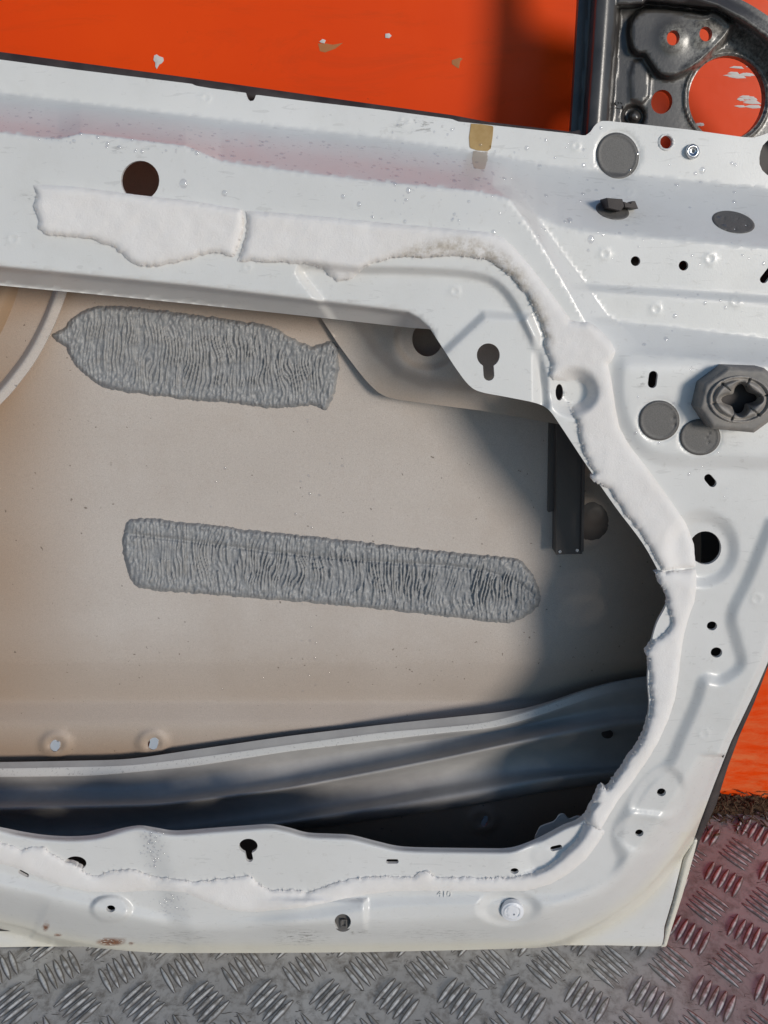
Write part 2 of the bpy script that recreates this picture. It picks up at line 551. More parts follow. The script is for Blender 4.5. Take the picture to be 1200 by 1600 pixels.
bv, bf, bft = bar_mesh('tread_bar')
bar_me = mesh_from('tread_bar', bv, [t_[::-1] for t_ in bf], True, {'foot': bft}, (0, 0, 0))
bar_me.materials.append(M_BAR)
ROT = 0.0098
bars = []
for i in range(-42, 43):
    for j in range(-40, 8):
        for ty in (0, 1):
            lx = 0.3222 + (i + 0.5 * ty) * 0.0565 - 0.0
            ly = -0.1905 + (j + 0.5 * ty) * 0.0605
            gx, gy = lx, ly + (lx - 0.3222) * ROT
            ang = math.radians(49 if ty else -50)
            for k in range(-2, 3):
                off = k * 0.0071
                x = gx - math.sin(ang) * off; y = gy + math.cos(ang) * off
                if abs(x) > 1.9 or y > -0.006 or y < -2.1: continue
                d = np.array([x, y, 0]) - CAM
                Z = d[1] * cp - d[2] * sp
                px = 600 + FOC * d[0] / Z; py = 800 - FOC * (d[1] * sp + d[2] * cp) / Z
                vis = -15 < px < 1215 and py < 1615 and Z > 0 and (py > 1472 or px > 1040)
                bars.append((vis, Z, x, y, ang))
near = sorted([b for b in bars if b[0]], key=lambda b: b[1])
ids = set(id(b) for b in near[:300])
sv, sf, sa = [], [], []
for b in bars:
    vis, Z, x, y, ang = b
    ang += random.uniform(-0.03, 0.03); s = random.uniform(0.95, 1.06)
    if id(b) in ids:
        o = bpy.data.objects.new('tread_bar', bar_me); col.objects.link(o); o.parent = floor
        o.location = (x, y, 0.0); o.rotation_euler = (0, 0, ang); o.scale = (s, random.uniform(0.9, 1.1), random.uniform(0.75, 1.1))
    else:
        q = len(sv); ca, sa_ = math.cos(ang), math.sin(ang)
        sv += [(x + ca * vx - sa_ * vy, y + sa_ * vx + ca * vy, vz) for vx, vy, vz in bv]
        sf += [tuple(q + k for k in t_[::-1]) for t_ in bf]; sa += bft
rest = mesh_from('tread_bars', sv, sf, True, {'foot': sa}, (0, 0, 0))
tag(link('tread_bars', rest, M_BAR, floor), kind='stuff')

# orange wall
wv = []
x0, x1, z0, z1 = -2, 2, 0.0, 0.93
me = bpy.data.meshes.new('wall_sheet')
me.from_pydata([(x0, 0, z0), (x1, 0, z0), (x1, 0, z1), (x0, 0, z1), (x0, 0.03, z0), (x1, 0.03, z0), (x1, 0.03, z1), (x0, 0.03, z1)], [],
               [(0, 1, 2, 3), (5, 4, 7, 6), (1, 5, 6, 2), (4, 0, 3, 7), (3, 2, 6, 7), (4, 5, 1, 0)])
wall = tag(link('orange_wall', me, M_ORANGE), 'glossy orange painted wall with pale paint chips behind the door', 'wall')


wall.rotation_euler = (-WT, 0, 0)


def wall_patch(name, poly, mat, rise=0.0008):
    p = on_wall(np.array(poly)[:, 0], np.array(poly)[:, 1])
    n = len(p); c0 = p.mean(0)
    v = [(*c0[[0]], -rise, c0[2])] + [(q[0], -rise * 0.6, q[2]) for q in p] + [(q[0], 0.0002, q[2]) for q in p]
    f = [(0, 1 + (i + 1) % n, 1 + i) for i in range(n)] + [(1 + i, 1 + (i + 1) % n, 1 + n + (i + 1) % n, 1 + n + i) for i in range(n)]
    m = mesh_from(name, v, [q[::-1] for q in f], False, None, (0, 0, 0))
    return link(name, m, mat, wall)


wall_patch('paint_chip', [(241, 87), (245, 85), (249, 88), (255, 90), (256, 95), (253, 99), (249, 101), (245, 108), (243, 104), (243, 98), (240, 94)], M_CHIP)
wall_patch('paint_chip', [(499, 65), (504, 61), (509, 63), (507, 68), (502, 67)], M_CHIP)
wall_patch('paint_chip', [(602, 53), (608, 52), (612, 56), (608, 60), (602, 59)], M_CHIP)
wall_patch('scuff_mark', [(497, 68), (510, 68), (520, 70), (536, 67), (524, 76), (508, 82), (500, 80)], M_SCUFF, 0.0003)
wall_patch('scuff_mark', [(706, 94), (719, 90), (723, 92), (719, 96), (717, 107), (713, 105), (706, 100)], M_SCUFF, 0.0004)
for c0, r0 in (((1150, 112), 1), ((1160, 160), 1), ((1088, 193), 0)):
    for k in range(9 if r0 else 4):
        yy = c0[1] + random.uniform(-9, 9) * (1 if r0 else .5); xx = c0[0] + random.uniform(-8, 26) * (1 if r0 else .35); L = random.uniform(10, 30) * (1 if r0 else .5)
        wall_patch('scrape_mark', [(xx - L / 2, yy), (xx - L / 5, yy - random.uniform(1, 3)), (xx + L / 3, yy - random.uniform(1, 2.5)), (xx + L / 2, yy + 2), (xx, yy + random.uniform(1, 3))], M_CHIP, 0.0004)

# debris heaped along the foot of the wall
nx, ny = 420, 16
xs = np.linspace(-1.9, 1.9, nx); V = []; Fq = []
for j in range(ny):
    s = j / (ny - 1)
    wd = 0.012 + 0.022 * fbm(xs * 22, xs * 0 + 3, 3, 4)
    yy = -wd * s
    zz = (0.003 + 0.016 * fbm(xs * 30, xs * 0 + 7, 4, 2)) * (1 - s) ** 1.3 + 0.006 * (fbm(xs * 170, xs * 0 + s * 7, 3, 6) - 0.45) * (1 - s) - 0.0015 * s
    V += list(zip(xs, yy + 0.0005, zz))
for j in range(ny - 1):
    for i in range(nx - 1):
        a0 = j * nx + i; Fq.append((a0, a0 + nx, a0 + nx + 1, a0 + 1))
# loose straws and crumbs
for k in range(900):
    x = random.uniform(-1.0, 1.0) if k > 350 else random.uniform(0.33, 0.55)
    y = -abs(random.gauss(0.008, 0.014)) - 0.002; a0 = random.uniform(0, math.pi); L = random.uniform(0.003, 0.014); w = random.uniform(0.0004, 0.0011)
    z = max(0.003, 0.020 - abs(y) * 0.7) * random.uniform(0.5, 1.1); dz = random.uniform(-0.3, 0.4) * L; b0 = len(V)
    dx, dy = math.cos(a0) * L / 2, math.sin(a0) * L / 2; qx, qy = -math.sin(a0) * w, math.cos(a0) * w
    V += [(x - dx - qx, y - dy - qy, z), (x + dx - qx, y + dy - qy, z + dz), (x + dx + qx, y + dy + qy, z + dz), (x - dx + qx, y - dy + qy, z), (x, y, z + dz / 2 + w * 2)]
    Fq += [(b0, b0 + 1, b0 + 4), (b0 + 1, b0 + 2, b0 + 4), (b0 + 2, b0 + 3, b0 + 4), (b0 + 3, b0, b0 + 4), (b0 + 3, b0 + 2, b0 + 1, b0)]
V = [(x, min(y, -0.0003), z) for x, y, z in V]
tag(link('floor_debris', mesh_from('floor_debris', V, Fq, False, None, (0, 0, 0)), M_DIRT),
    'brown dirt and fibres gathered where the orange wall meets the floor', 'debris', kind='stuff')

# ================================================================== THE DOOR
door = bpy.data.objects.new('car_door', None); col.objects.link(door); door.location = BASE
tag(door, 'white stripped car door showing its bare inner panel, leaning on the orange wall', 'car door')

IP = np.interp
# ---- outlines traced from the photograph
TOP = [(-260, 60), (0, 93), (120, 109), (300, 131), (306, 134), (330, 138), (384, 145), (387, 154), (391, 158), (397, 157), (400, 148), (470, 157), (600, 172), (706, 186), (716, 190), (895, 209), (914, 212), (922, 207), (930, 195), (938, 189), (950, 189), (1000, 194), (1080, 203), (1160, 214), (1178, 215), (1192, 211), (1210, 203), (1250, 205), (1300, 214)]
RIGHT = [(1312, 400), (1300, 640), (1255, 860), (1200, 1034), (1185, 1069), (1142, 1159), (1116, 1225), (1091, 1292), (1082, 1318), (1067, 1340), (1050, 1408), (1038, 1448), (1037, 1466), (1034, 1478)]
BOT = [(1026, 1479), (950, 1477), (880, 1477), (840, 1481), (780, 1483), (700, 1485), (560, 1488), (400, 1489), (250, 1489), (200, 1486), (130, 1479), (60, 1479), (0, 1480), (-260, 1481)]
OUTER = np.array(TOP + RIGHT + BOT, float)
OPEN_TOP = [(-230, 421), (0, 446), (150, 460), (300, 475), (480, 494), (560, 503), (640, 512), (668, 514)]
OPEN_R = smooth_poly([(672, 514), (690, 541), (712, 575), (732, 601), (750, 612), (790, 620), (838, 630), (858, 641), (875, 664), (912, 720), (960, 790), (1005, 850), (1035, 905), (1044, 930), (1040, 948), (1026, 975), (1017, 1010), (1012, 1060), (1014, 1110), (1000, 1160), (960, 1218), (912, 1276), (880, 1292), (840, 1313), (806, 1326), (782, 1329)], False, 4)
OPEN_B = smooth_poly([(700, 1328), (630, 1326), (590, 1318), (550, 1308), (520, 1306), (480, 1304), (450, 1296), (422, 1291), (385, 1293), (330, 1297), (275, 1301), (245, 1297), (218, 1293), (190, 1297), (150, 1307), (110, 1310), (70, 1308), (35, 1303), (0, 1296), (-60, 1285), (-230, 1270)], False, 4)
OPENING = np.vstack([np.array(OPEN_TOP), OPEN_R, OPEN_B])

RIM = smooth_poly([(1204, 815), (1170, 900), (1143, 960), (1150, 1000), (1157, 1038), (1128, 1062), (1100, 1062), (1088, 1095), (1064, 1150), (1046, 1190), (1016, 1216), (986, 1256), (966, 1292), (964, 1316), (972, 1345), (950, 1380), (885, 1403), (780, 1404), (600, 1410), (520, 1424), (400, 1441), (300, 1446), (200, 1420), (100, 1396), (0, 1372)], False, 5)
PADU = smooth_poly([(1038, 1202), (1060, 1212), (1069, 1240), (1052, 1270), (1012, 1270), (988, 1262), (1008, 1224)], True, 4)
PADL = smooth_poly([(992, 1278), (1038, 1285), (1046, 1302), (1018, 1328), (982, 1324), (964, 1300)], True, 4)
LIPB = smooth_poly([(800, 1340), (845, 1305), (905, 1268), (922, 1280), (908, 1310), (882, 1334), (850, 1357), (800, 1367), (780, 1355)], True, 4)
RIM = np.vstack([RIM, [(-400, 1300), (-400, 1700), (1500, 1700), (1500, 815)]])
DEEP = np.vstack([smooth_poly([(-400, 1372), (0, 1446), (60, 1463), (130, 1479), (250, 1495), (400, 1497), (560, 1496), (700, 1492), (840, 1482), (900, 1464), (960, 1434), (1010, 1396), (1048, 1352), (1086, 1300), (1160, 1180)], False, 5), [(1500, 700), (1500, -200), (-400, -200)]])
FLANGE = smooth_poly([(470, 418), (560, 422), (640, 423), (738, 430), (783, 450), (818, 503), (842, 560), (850, 650), (760, 700), (600, 600), (500, 470)], True, 4)
PAD = [(676, 566), (757, 491), (826, 495), (838, 525), (840, 700), (700, 680)]
PLATEAU = smooth_poly([(968, 548), (966, 620), (988, 686), (1030, 716), (1130, 722), (1250, 726)], False, 5)
PLATEAU = np.vstack([PLATEAU, [(1500, 728), (1500, 548)]])
PAD2 = [(990, 1272), (1040, 1280), (1046, 1300), (1010, 1324), (980, 1318), (972, 1296)]
RINGS = [(322, 153, 8), (632, 189, 8), (945, 397, 9), (1110, 404, 9), (1025, 483, 9), (711, 455, 8), (20, 373, 9), (1182, 936, 9), (1100, 1147, 9), (900, 228, 7), (985, 300, 6), (1150, 470, 9), (386, 418, 7)]
RIMH = [(993, 408, 7.5), (1068, 415, 7.5)]


LOWEDGE = np.vstack([OPEN_R[-20:], OPEN_B])


def H(x, y):
    x = np.asarray(x, float); y = np.asarray(y, float)
    yu = IP(x, [-300, 0, 160, 330, 600, 760, 840, 900, 987, 1200, 1450], [107, 145, 165, 185, 216, 240, 256, 264, 273, 296, 323])
    yl = IP(x, [-300, 0, 70, 92, 108, 126, 290, 318, 345, 480, 600, 740, 800, 840, 870, 907, 1200, 1450], [168, 208, 217, 218, 214, 209, 229, 241, 253, 272, 286, 299, 312, 338, 352, 361, 388, 411])
    t_ = np.clip((y - yu) / (yl - yu), 0, 1)
    led = 0.85 * t_ + 0.15 * sst(t_)
    ym = IP(x, [900, 1200], [441, 461])
    hr = 0.044 + 0.0040 * sst((y - ym) / 14)
    y5 = IP(x, [940, 964, 1040, 1200, 1450], [495, 503, 510, 530, 560]); y6 = IP(x, [940, 988, 1040, 1120, 1200, 1450], [546, 553, 556, 563, 572, 595])
    hr = hr + 0.0140 * np.clip((y - y5) / (y6 - y5), 0, 1)
    xl = IP(y, [290, 312, 345, 385, 438, 475, 508, 550, 600], [770, 797, 822, 849, 880, 900, 918, 948, 985])
    xr = IP(y, [290, 312, 345, 365, 385, 438, 475, 495, 508, 550, 600], [800, 822, 843, 856, 870, 910, 935, 950, 972, 1010, 1040])
    td = np.clip((xr - x) / (xr - xl), 0, 1)
    hp = hr + (0.062 - hr) * td
    h = led * hp
    # pressed-in inner flange and the raised bolt pad
    h = h - 0.0055 * S(sd(x, y, FLANGE), 16) * (y < 760)
    h = h + 0.0050 * S(sd(x, y, PAD), 16) * (y < 720)
    # rolled upper lip of the opening
    yL = IP(x, [-300, 0, 300, 600, 636, 655, 672, 690], [388, 417, 447, 483, 488, 498, 514, 541])
    lip = sst((y - yL + 3) / 10) * 0.25 + np.clip((y - yL) / 26, 0, 1) * 0.75
    h = h - 0.034 * lip * np.clip((684 - x) / 10, 0, 1) * (y < 540)
    # hinge-side raised field
    h = h + 0.0035 * S(sd(x, y, PLATEAU), 26) * (y > 500) * sst((y - 540) / 40)
    # perimeter rim and its roll to the hem
    sr = np.full(x.shape, -1e3); m = y > 760
    if m.any(): sr[m] = sd(x[m], y[m], RIM)
    h = h + 0.0050 * S(sr, 26) * (y > 780)
    h = h - 0.0030 * S(sd(x, y, PADU), 16) - 0.0018 * S(sd(x, y, PADL), 14)
    h = h - 0.0050 * S(sd(x, y, LIPB), 18) * sst((x - 790) / 60)
    m = (y > 1255) & (x < 950)
    if m.any():
        de = seg_dist(x[m], y[m], LOWEDGE, False)
        h[m] -= 0.0045 * np.clip(1 - de / 8.0, 0, 1) ** 2
    h = h - 0.0012 * np.exp(-(seg_dist(x, y, [(916, 1465), (1020, 1467)], False) / 3.0) ** 2)
    dd = np.full(x.shape, 1e3); m = y > 1170
    if m.any(): dd[m] = sd(x[m], y[m], DEEP)
    roll = 0.35 * sst((dd + 4) / 12) + 0.65 * sst((dd + 4) / 62)
    rl = 0.5 + 0.5 * sst((dd + 4) / 66)
    cl = sst((dd + 8) / 14)
    h = np.where(y > 1180, 0.004 + (h * rl - 0.004) * cl, h)
    edge = sst((IP(y, [700, 860, 1034, 1159, 1225, 1292, 1340], [1300, 1255, 1200, 1142, 1116, 1091, 1067]) - x) / 14)
    h = h - 0.004 * (1 - edge) * (y > 700)
    # swale with the condensation
    sw = S(x - (232 + (y - 1300) * 0.34), 46)
    h = h + 0.004 * (sw - 1) * sst((y - 1285) / 20) * (y > 1280)
    # pads and dimples round the holes
    e = lambda cx, cy, rx, ry: np.hypot((x - cx) / rx, (y - cy) / ry)
    h = h + 0.0030 * S(1 - e(173, 1420, 30, 20), 0.35)
    h = h - 0.0045 * S(1 - e(1096, 858, 50, 52), 0.50)
    h = h - 0.0042 * S(1 - e(795, 1420, 44, 24), 0.5)
    h = h + 0.0014 * S(1 - e(850, 1338, 18, 14), 0.9)
    h = h + 0.0040 * S(np.minimum(np.minimum(572 - x, (x - 430) * 0.12), y - 1406) , 10) * sst((1462 - y) / 20) * (y > 1380)
    for q_ in ((965, 243, 33, 36.5), (1030, 657, 32, 31.5), (1094, 683, 32, 28.5)):
        h = h - 0.0006 * np.exp(-((e(*q_) - 1.03) / 0.05) ** 2)
    h = h - 0.008 * S(1 - e(896, 612, 30, 30), 0.9)
    for cx, cy, r in RINGS:
        m = (np.abs(x - cx) < 20) & (np.abs(y - cy) < 20)
        if m.any(): h[m] += 0.0003 * np.exp(-((np.hypot(x[m] - cx, y[m] - cy) - r * 0.8) / 2.2) ** 2)
    # lettering area stays flat; slight oil-canning of the sheet
    h = h + 0.0011 * (fbm(x / 170, y / 170, 2, 3) - 0.5)
    return h


HOLES = [ell(219, 282, 30, 31), keyhole(763, 555, 18, 18.5, 17, 595, 1), keyhole(388, 1322, 14.5, 11.5, 11, 1347, 2),
         ell(118, 1349, 17, 11), stadium(37, 1365, 18, 6, 28), ell(173, 1420, 7, 5.5), ell(535.5, 1440.5, 12.8, 12.4),
         stadium(613, 1346, 20, 7, 0), ell(804, 1361, 6.5, 4.5), stadium(869, 1325, 19, 8, -14), ell(799, 1417, 17, 12),
         ell(1033.5, 1238, 7, 6.2), ell(999, 1301.5, 6.5, 5.5), ell(1112.5, 978, 8, 7), ell(1119.5, 1019.5, 9, 8),
         ell(1102, 856, 25, 26), stadium(1020, 593, 27, 14, 97), stadium(1110, 751, 23, 13, 50),
         ell(993, 408, 7.5, 7.7), ell(1068, 415, 7.5, 7.8), stadium(1200, 428, 34, 12, -52), ell(1041, 222, 9.5, 10.2), ell(874, 613, 6, 13),
         stadium(1213, 246, 62, 52, 100)]


def blob(x, y, cx, cy, rx, ry):
    return sst(1.5 - np.hypot((x - cx) / rx, (y - cy) / ry) * 1.5)


A_RUST = lambda x, y: np.clip(blob(x, y, 173, 1472, 28, 7) * 1.4 + blob(x, y, 71, 1448, 6, 8) * 1.4 + blob(x, y, 90, 1461, 8, 3) + blob(x, y, 205, 1474, 5, 3), 0, 1)
A_GRIME = lambda x, y: np.clip(blob(x, y, 462, 1457, 36, 6) * 1.3 + blob(x, y, 562, 1457, 20, 6) * 1.3 + blob(x, y, 470, 1466, 60, 14) * 0.7 + blob(x, y, 280, 1465, 90, 14) * 0.35 + blob(x, y, 690, 1460, 120, 14) * 0.3 + blob(x, y, 186, 231, 16, 10) * 0.5 + blob(x, y, 660, 196, 60, 16) * 0.5 + blob(x, y, 1000, 340, 60, 10) * 0.25 + blob(x, y, 1003, 593, 12, 14) * 0.6 + blob(x, y, 1085, 574, 12, 8) * 0.5 + blob(x, y, 1050, 404, 10, 14) * 0.35 + blob(x, y, 40, 306, 30, 5) * 0.6 + blob(x, y, 1090, 736, 8, 8) * 0.5 + blob(x, y, 1150, 660, 20, 60) * 0.25, 0, 1)
A_YEL = lambda x, y: np.clip(sst((1 - np.abs(dist_deep(x, y)) / 26)) * 0.9 * (y > 1250) + sst((y - 1466) / 14) * 0.7 + sst((x - 1085 + (1478 - y) * 0.30) / 50) * 0.5 * (y > 1300), 0, 1)
dist_deep = lambda x, y: seg_dist(np.asarray(x, float), np.asarray(y, float), DEEP[:-3], False)
panel = sheet('inner_panel', resample(OUTER, 5), [resample(OPENING, 4)] + HOLES, H, M_WHITE, door, step=7.5, fine=2.5, thick=0.0025,
              attrs={'rust': A_RUST, 'grime': A_GRIME, 'yellow': A_YEL})
panel['label'] = 'white pressed inner panel with large opening and many holes'


# ---- outer skin seen through the opening
def SK(x, y):
    x = np.asarray(x, float); y = np.asarray(y, float)
    h = IP(y, [0, 250, 450, 700, 1000, 1035, 1095, 1132, 1180, 1330, 1420, 1480], [-.018, -.022, -.028, -.034, -.038, -.040, -.052, -.041, -.043, -.042, -.026, -.004])
    h = h + 0.0006 * (fbm(x / 150, y / 150, 2, 5) - 0.5)
    for cx, cy in ((87, 1163), (238, 1161), (754, 1281)):
        d = np.hypot((x - cx) / 24, (y - cy) / 20)
        h = h + 0.0035 * S(1 - d, 0.5) - 0.0030 * S(0.45 - d, 0.3)
    return h


SK_OUT = np.array([(-250, 190), (600, 250), (850, 285), (950, 300), (1240, 360), (1285, 400), (1275, 640), (1230, 860), (1176, 1034), (1118, 1159), (1066, 1292), (1040, 1340), (1020, 1400), (1005, 1470), (-250, 1474)], float)
A_BROWN_SHADE = lambda x, y: np.clip(sst((190 - x) / 230) * sst((700 - np.abs(y - 640)) / 500) * 0.95 + sst((y - 960) / 140) * 0.38 + sst((IP(x, [0, 700], [520, 600]) - y) / 100) * 0.8 + sst((x - 790) / 220) * 0.75 + sst((y - 1130) / 60) * 0.5, 0, 1) * (0.85 + 0.3 * vn(x / 140, y / 140, 2))  # overspray fade at left and top; right and bottom terms paint in cavity shade
sk_holes = [ell(85.5, 1166, 8, 9, 20), ell(239, 1163, 8, 9, 20), ell(757, 1284, 4.5, 9, 10)]
skin = sheet('outer_skin', resample(SK_OUT, 10), sk_holes, SK, M_SKIN, door, step=10, fine=5, thick=0.001, attrs={'brown': A_BROWN_SHADE})
skin['label'] = 'beige oversprayed back of the outer skin'
# pale tabs in the three dimples; their bluish white paints in daylight through holes
for cx, cy, w, hh in ((86, 1166, 9, 9), (240, 1162, 9, 9), (757, 1284, 5, 9)):
    o_ = tear(ell(cx, cy, w * 0.8, hh, 25, 16), 2.4, 2.0, cx)
    sheet('daylight_tab', o_, [], lambda x, y, cx=cx, cy=cy: SK(x * 0 + cx, y * 0 + cy) + 0.0015 + 0.0002 * (x - cx), M_DAYLIGHT, skin, step=3, thick=0.003)

# closing walls between panel and skin (hinge face, sill)
def loft(name, A, B, mat, parent, attrs=None):
    A = np.asarray(A); B = np.asarray(B); n = len(A)
    f = [(i, i + 1, n + i + 1, n + i) for i in range(n - 1)]
    return link(name, mesh_from(name, np.vstack([A, B]), f, True, attrs), mat, parent)


rp = resample(np.array(RIGHT[:-1]), 8, False)
rb = resample(np.array([(1285, 400), (1275, 640), (1230, 860), (1176, 1034), (1118, 1159), (1066, 1292), (1040, 1340), (1020, 1400), (1005, 1470)]), 8, False)
rb = rb[np.linspace(0, len(rb) - 1, len(rp)).round().astype(int)]
loft('hinge_face', P(rp[:, 0] - 2, rp[:, 1], H(rp[:, 0] - 2, rp[:, 1]) - 0.002), P(rb[:, 0], rb[:, 1], SK(rb[:, 0], rb[:, 1])), M_DARK, door)
bx = np.linspace(-250, 1030, 100); by = IP(bx, [p[0] for p in BOT[::-1]], [p[1] for p in BOT[::-1]])
loft('sill_hem', P(bx, by - 1, H(bx, by - 1) - 0.002), P(bx, np.minimum(by, 1474), SK(bx, np.minimum(by, 1474))), M_WHITE, door)

M_SHADE = mat_new('added_dark_sheet', (0.06, 0.055, 0.052), 0.6)  # for unseen dark sheets added inside the door so the holes read dark
sheet('hinge_dark_sheet', np.array([(930, 345), (1280, 372), (1268, 640), (1225, 850), (1175, 1000), (1135, 1100), (1068, 1100), (1076, 1040), (1095, 960), (1096, 830), (1040, 740), (985, 640), (968, 520)], float), [], lambda x, y: x * 0 + 0.012, M_SHADE, door, step=40, thick=0.001)
cx_ = np.linspace(-220, 960, 60); top_ = IP(cx_, OPEN_B[::-1, 0], OPEN_B[::-1, 1]) + 9; top_ = np.where(cx_ > 700, 1338, top_)
sheet('sill_dark_sheet', np.vstack([np.stack([cx_, top_], -1), [(1050, 1215), (1060, 1260), (1000, 1400), (900, 1455), (-220, 1455)]]), [], lambda x, y: x * 0 + 0.022 - 0.00012 * (y - 1300), M_SHADE, door, step=40, thick=0.001)
sheet('added_hole_backing', ell(880, 613, 17, 22, 0, 16), [], lambda x, y: x * 0 + 0.040, M_SHADE, door, step=20, thick=0.001)  # dark disc added behind the hole to keep it dark
sheet('added_hole_backing', ell(1216, 248, 40, 34, 0, 20), [], lambda x, y: x * 0 - 0.012, M_SHADE, door, step=30, thick=0.001)
# white folded hem along the lower hinge edge, dark strip above it
hem_o = np.array([(1085, 1312), (1069, 1340), (1052, 1408), (1040, 1450), (1038, 1468), (1033, 1480), (1041, 1479), (1049, 1452), (1066, 1400), (1084, 1336), (1090, 1312)], float)
sheet('hem_flange', resample(hem_o, 3), [], lambda x, y: 0.0005 + 0.0025 * sst(seg_dist(x, y, hem_o) / 5), M_WHITE, door, step=3, thick=0.006, attrs={'yellow': lambda x, y: x * 0 + 0.9})
edge_o = np.array([(1205, 1010), (1185, 1062), (1142, 1150), (1112, 1222), (1084, 1300), (1072, 1345), (1076, 1352), (1086, 1334), (1099, 1300), (1119, 1257), (1137, 1199), (1156, 1148), (1178, 1099), (1202, 1036), (1262, 870), (1258, 850)], float)
sheet('edge_strip', resample(edge_o, 4), [], lambda x, y: -0.004 + 0.002 * sst(seg_dist(x, y, edge_o) / 6) + x * 0, M_DARK, door, step=4, thick=0.02)
belt_o = np.array([(-260, 44), (0, 81), (300, 122), (600, 165), (708, 180), (760, 190), (893, 206), (905, 203), (920, 214), (900, 222), (700, 200), (600, 186), (400, 162), (300, 146), (0, 110), (-260, 78)], float)
sheet('belt_seal', resample(belt_o, 6), [], lambda x, y: -0.010 + 0.003 * sst(seg_dist(x, y, belt_o) / 8), M_DARK, door, step=6, thick=0.02)


# ---- sound deadener pads sprayed on the skin
def deadener(name, outline, seed, tilt, lab, spine=None):
    o_ = tear(smooth_poly(outline, True, 8), 2.2, 2.2, seed)
    store = {}

    def rg(x, y):
        d = seg_dist(x, y, o_)
        yy = y - tilt * x
        w = fbm(x / 90, yy / 70, 2, seed) * 22 + vn(x / 9, yy / 26, seed + 3) * 5.5
        ph = (x + w + 9 * fbm(x / 23, yy / 50, 2, seed + 14)) / 5.2
        r = 1 - np.abs(((ph) % 1.0) * 2 - 1)
        r = r ** 1.3
        brk = sst((fbm(x / 4.5, yy / 30, 2, seed + 5) - 0.22) / 0.30)
        rough = fbm(x / 3.4, yy / 7.5, 3, seed + 8)
        core = sst((d - 12) / 22)
        brk = brk * (0.45 + 0.55 * sst((fbm(x / 48, yy / 30, 3, seed + 21) - 0.34) / 0.16))
        return (r * brk * (0.35 + 0.65 * core)) * 0.75 + rough * (0.75 - 0.45 * core), d

    def hf(x, y):
        r, d = rg(x, y)
        h = SK(x, y) + 0.0002 + 0.0022 * sst(d / 7) + 0.0048 * r * sst(d / 4 + 0.15)
        if spine is not None:
            ds = seg_dist(x, y, spine, False)
            h = h - 0.0022 * np.exp(-(ds / 3.0) ** 2)
        return h
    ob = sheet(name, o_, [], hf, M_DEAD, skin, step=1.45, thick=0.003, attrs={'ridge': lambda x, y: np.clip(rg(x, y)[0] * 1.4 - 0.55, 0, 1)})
    ob['label'] = lab
    return ob


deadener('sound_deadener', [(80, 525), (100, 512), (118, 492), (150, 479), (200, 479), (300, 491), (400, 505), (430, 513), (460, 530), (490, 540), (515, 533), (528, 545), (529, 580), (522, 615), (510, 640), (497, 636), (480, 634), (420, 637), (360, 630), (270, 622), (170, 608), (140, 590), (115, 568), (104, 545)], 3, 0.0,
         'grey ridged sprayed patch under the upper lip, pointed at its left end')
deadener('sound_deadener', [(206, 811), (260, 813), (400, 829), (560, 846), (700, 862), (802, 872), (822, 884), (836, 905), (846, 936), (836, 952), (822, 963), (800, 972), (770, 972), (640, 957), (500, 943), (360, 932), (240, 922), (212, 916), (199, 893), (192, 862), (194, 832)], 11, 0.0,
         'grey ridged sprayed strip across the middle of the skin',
         [(206, 835), (300, 846), (420, 862), (560, 876), (700, 884), (760, 892), (810, 910), (838, 934)])

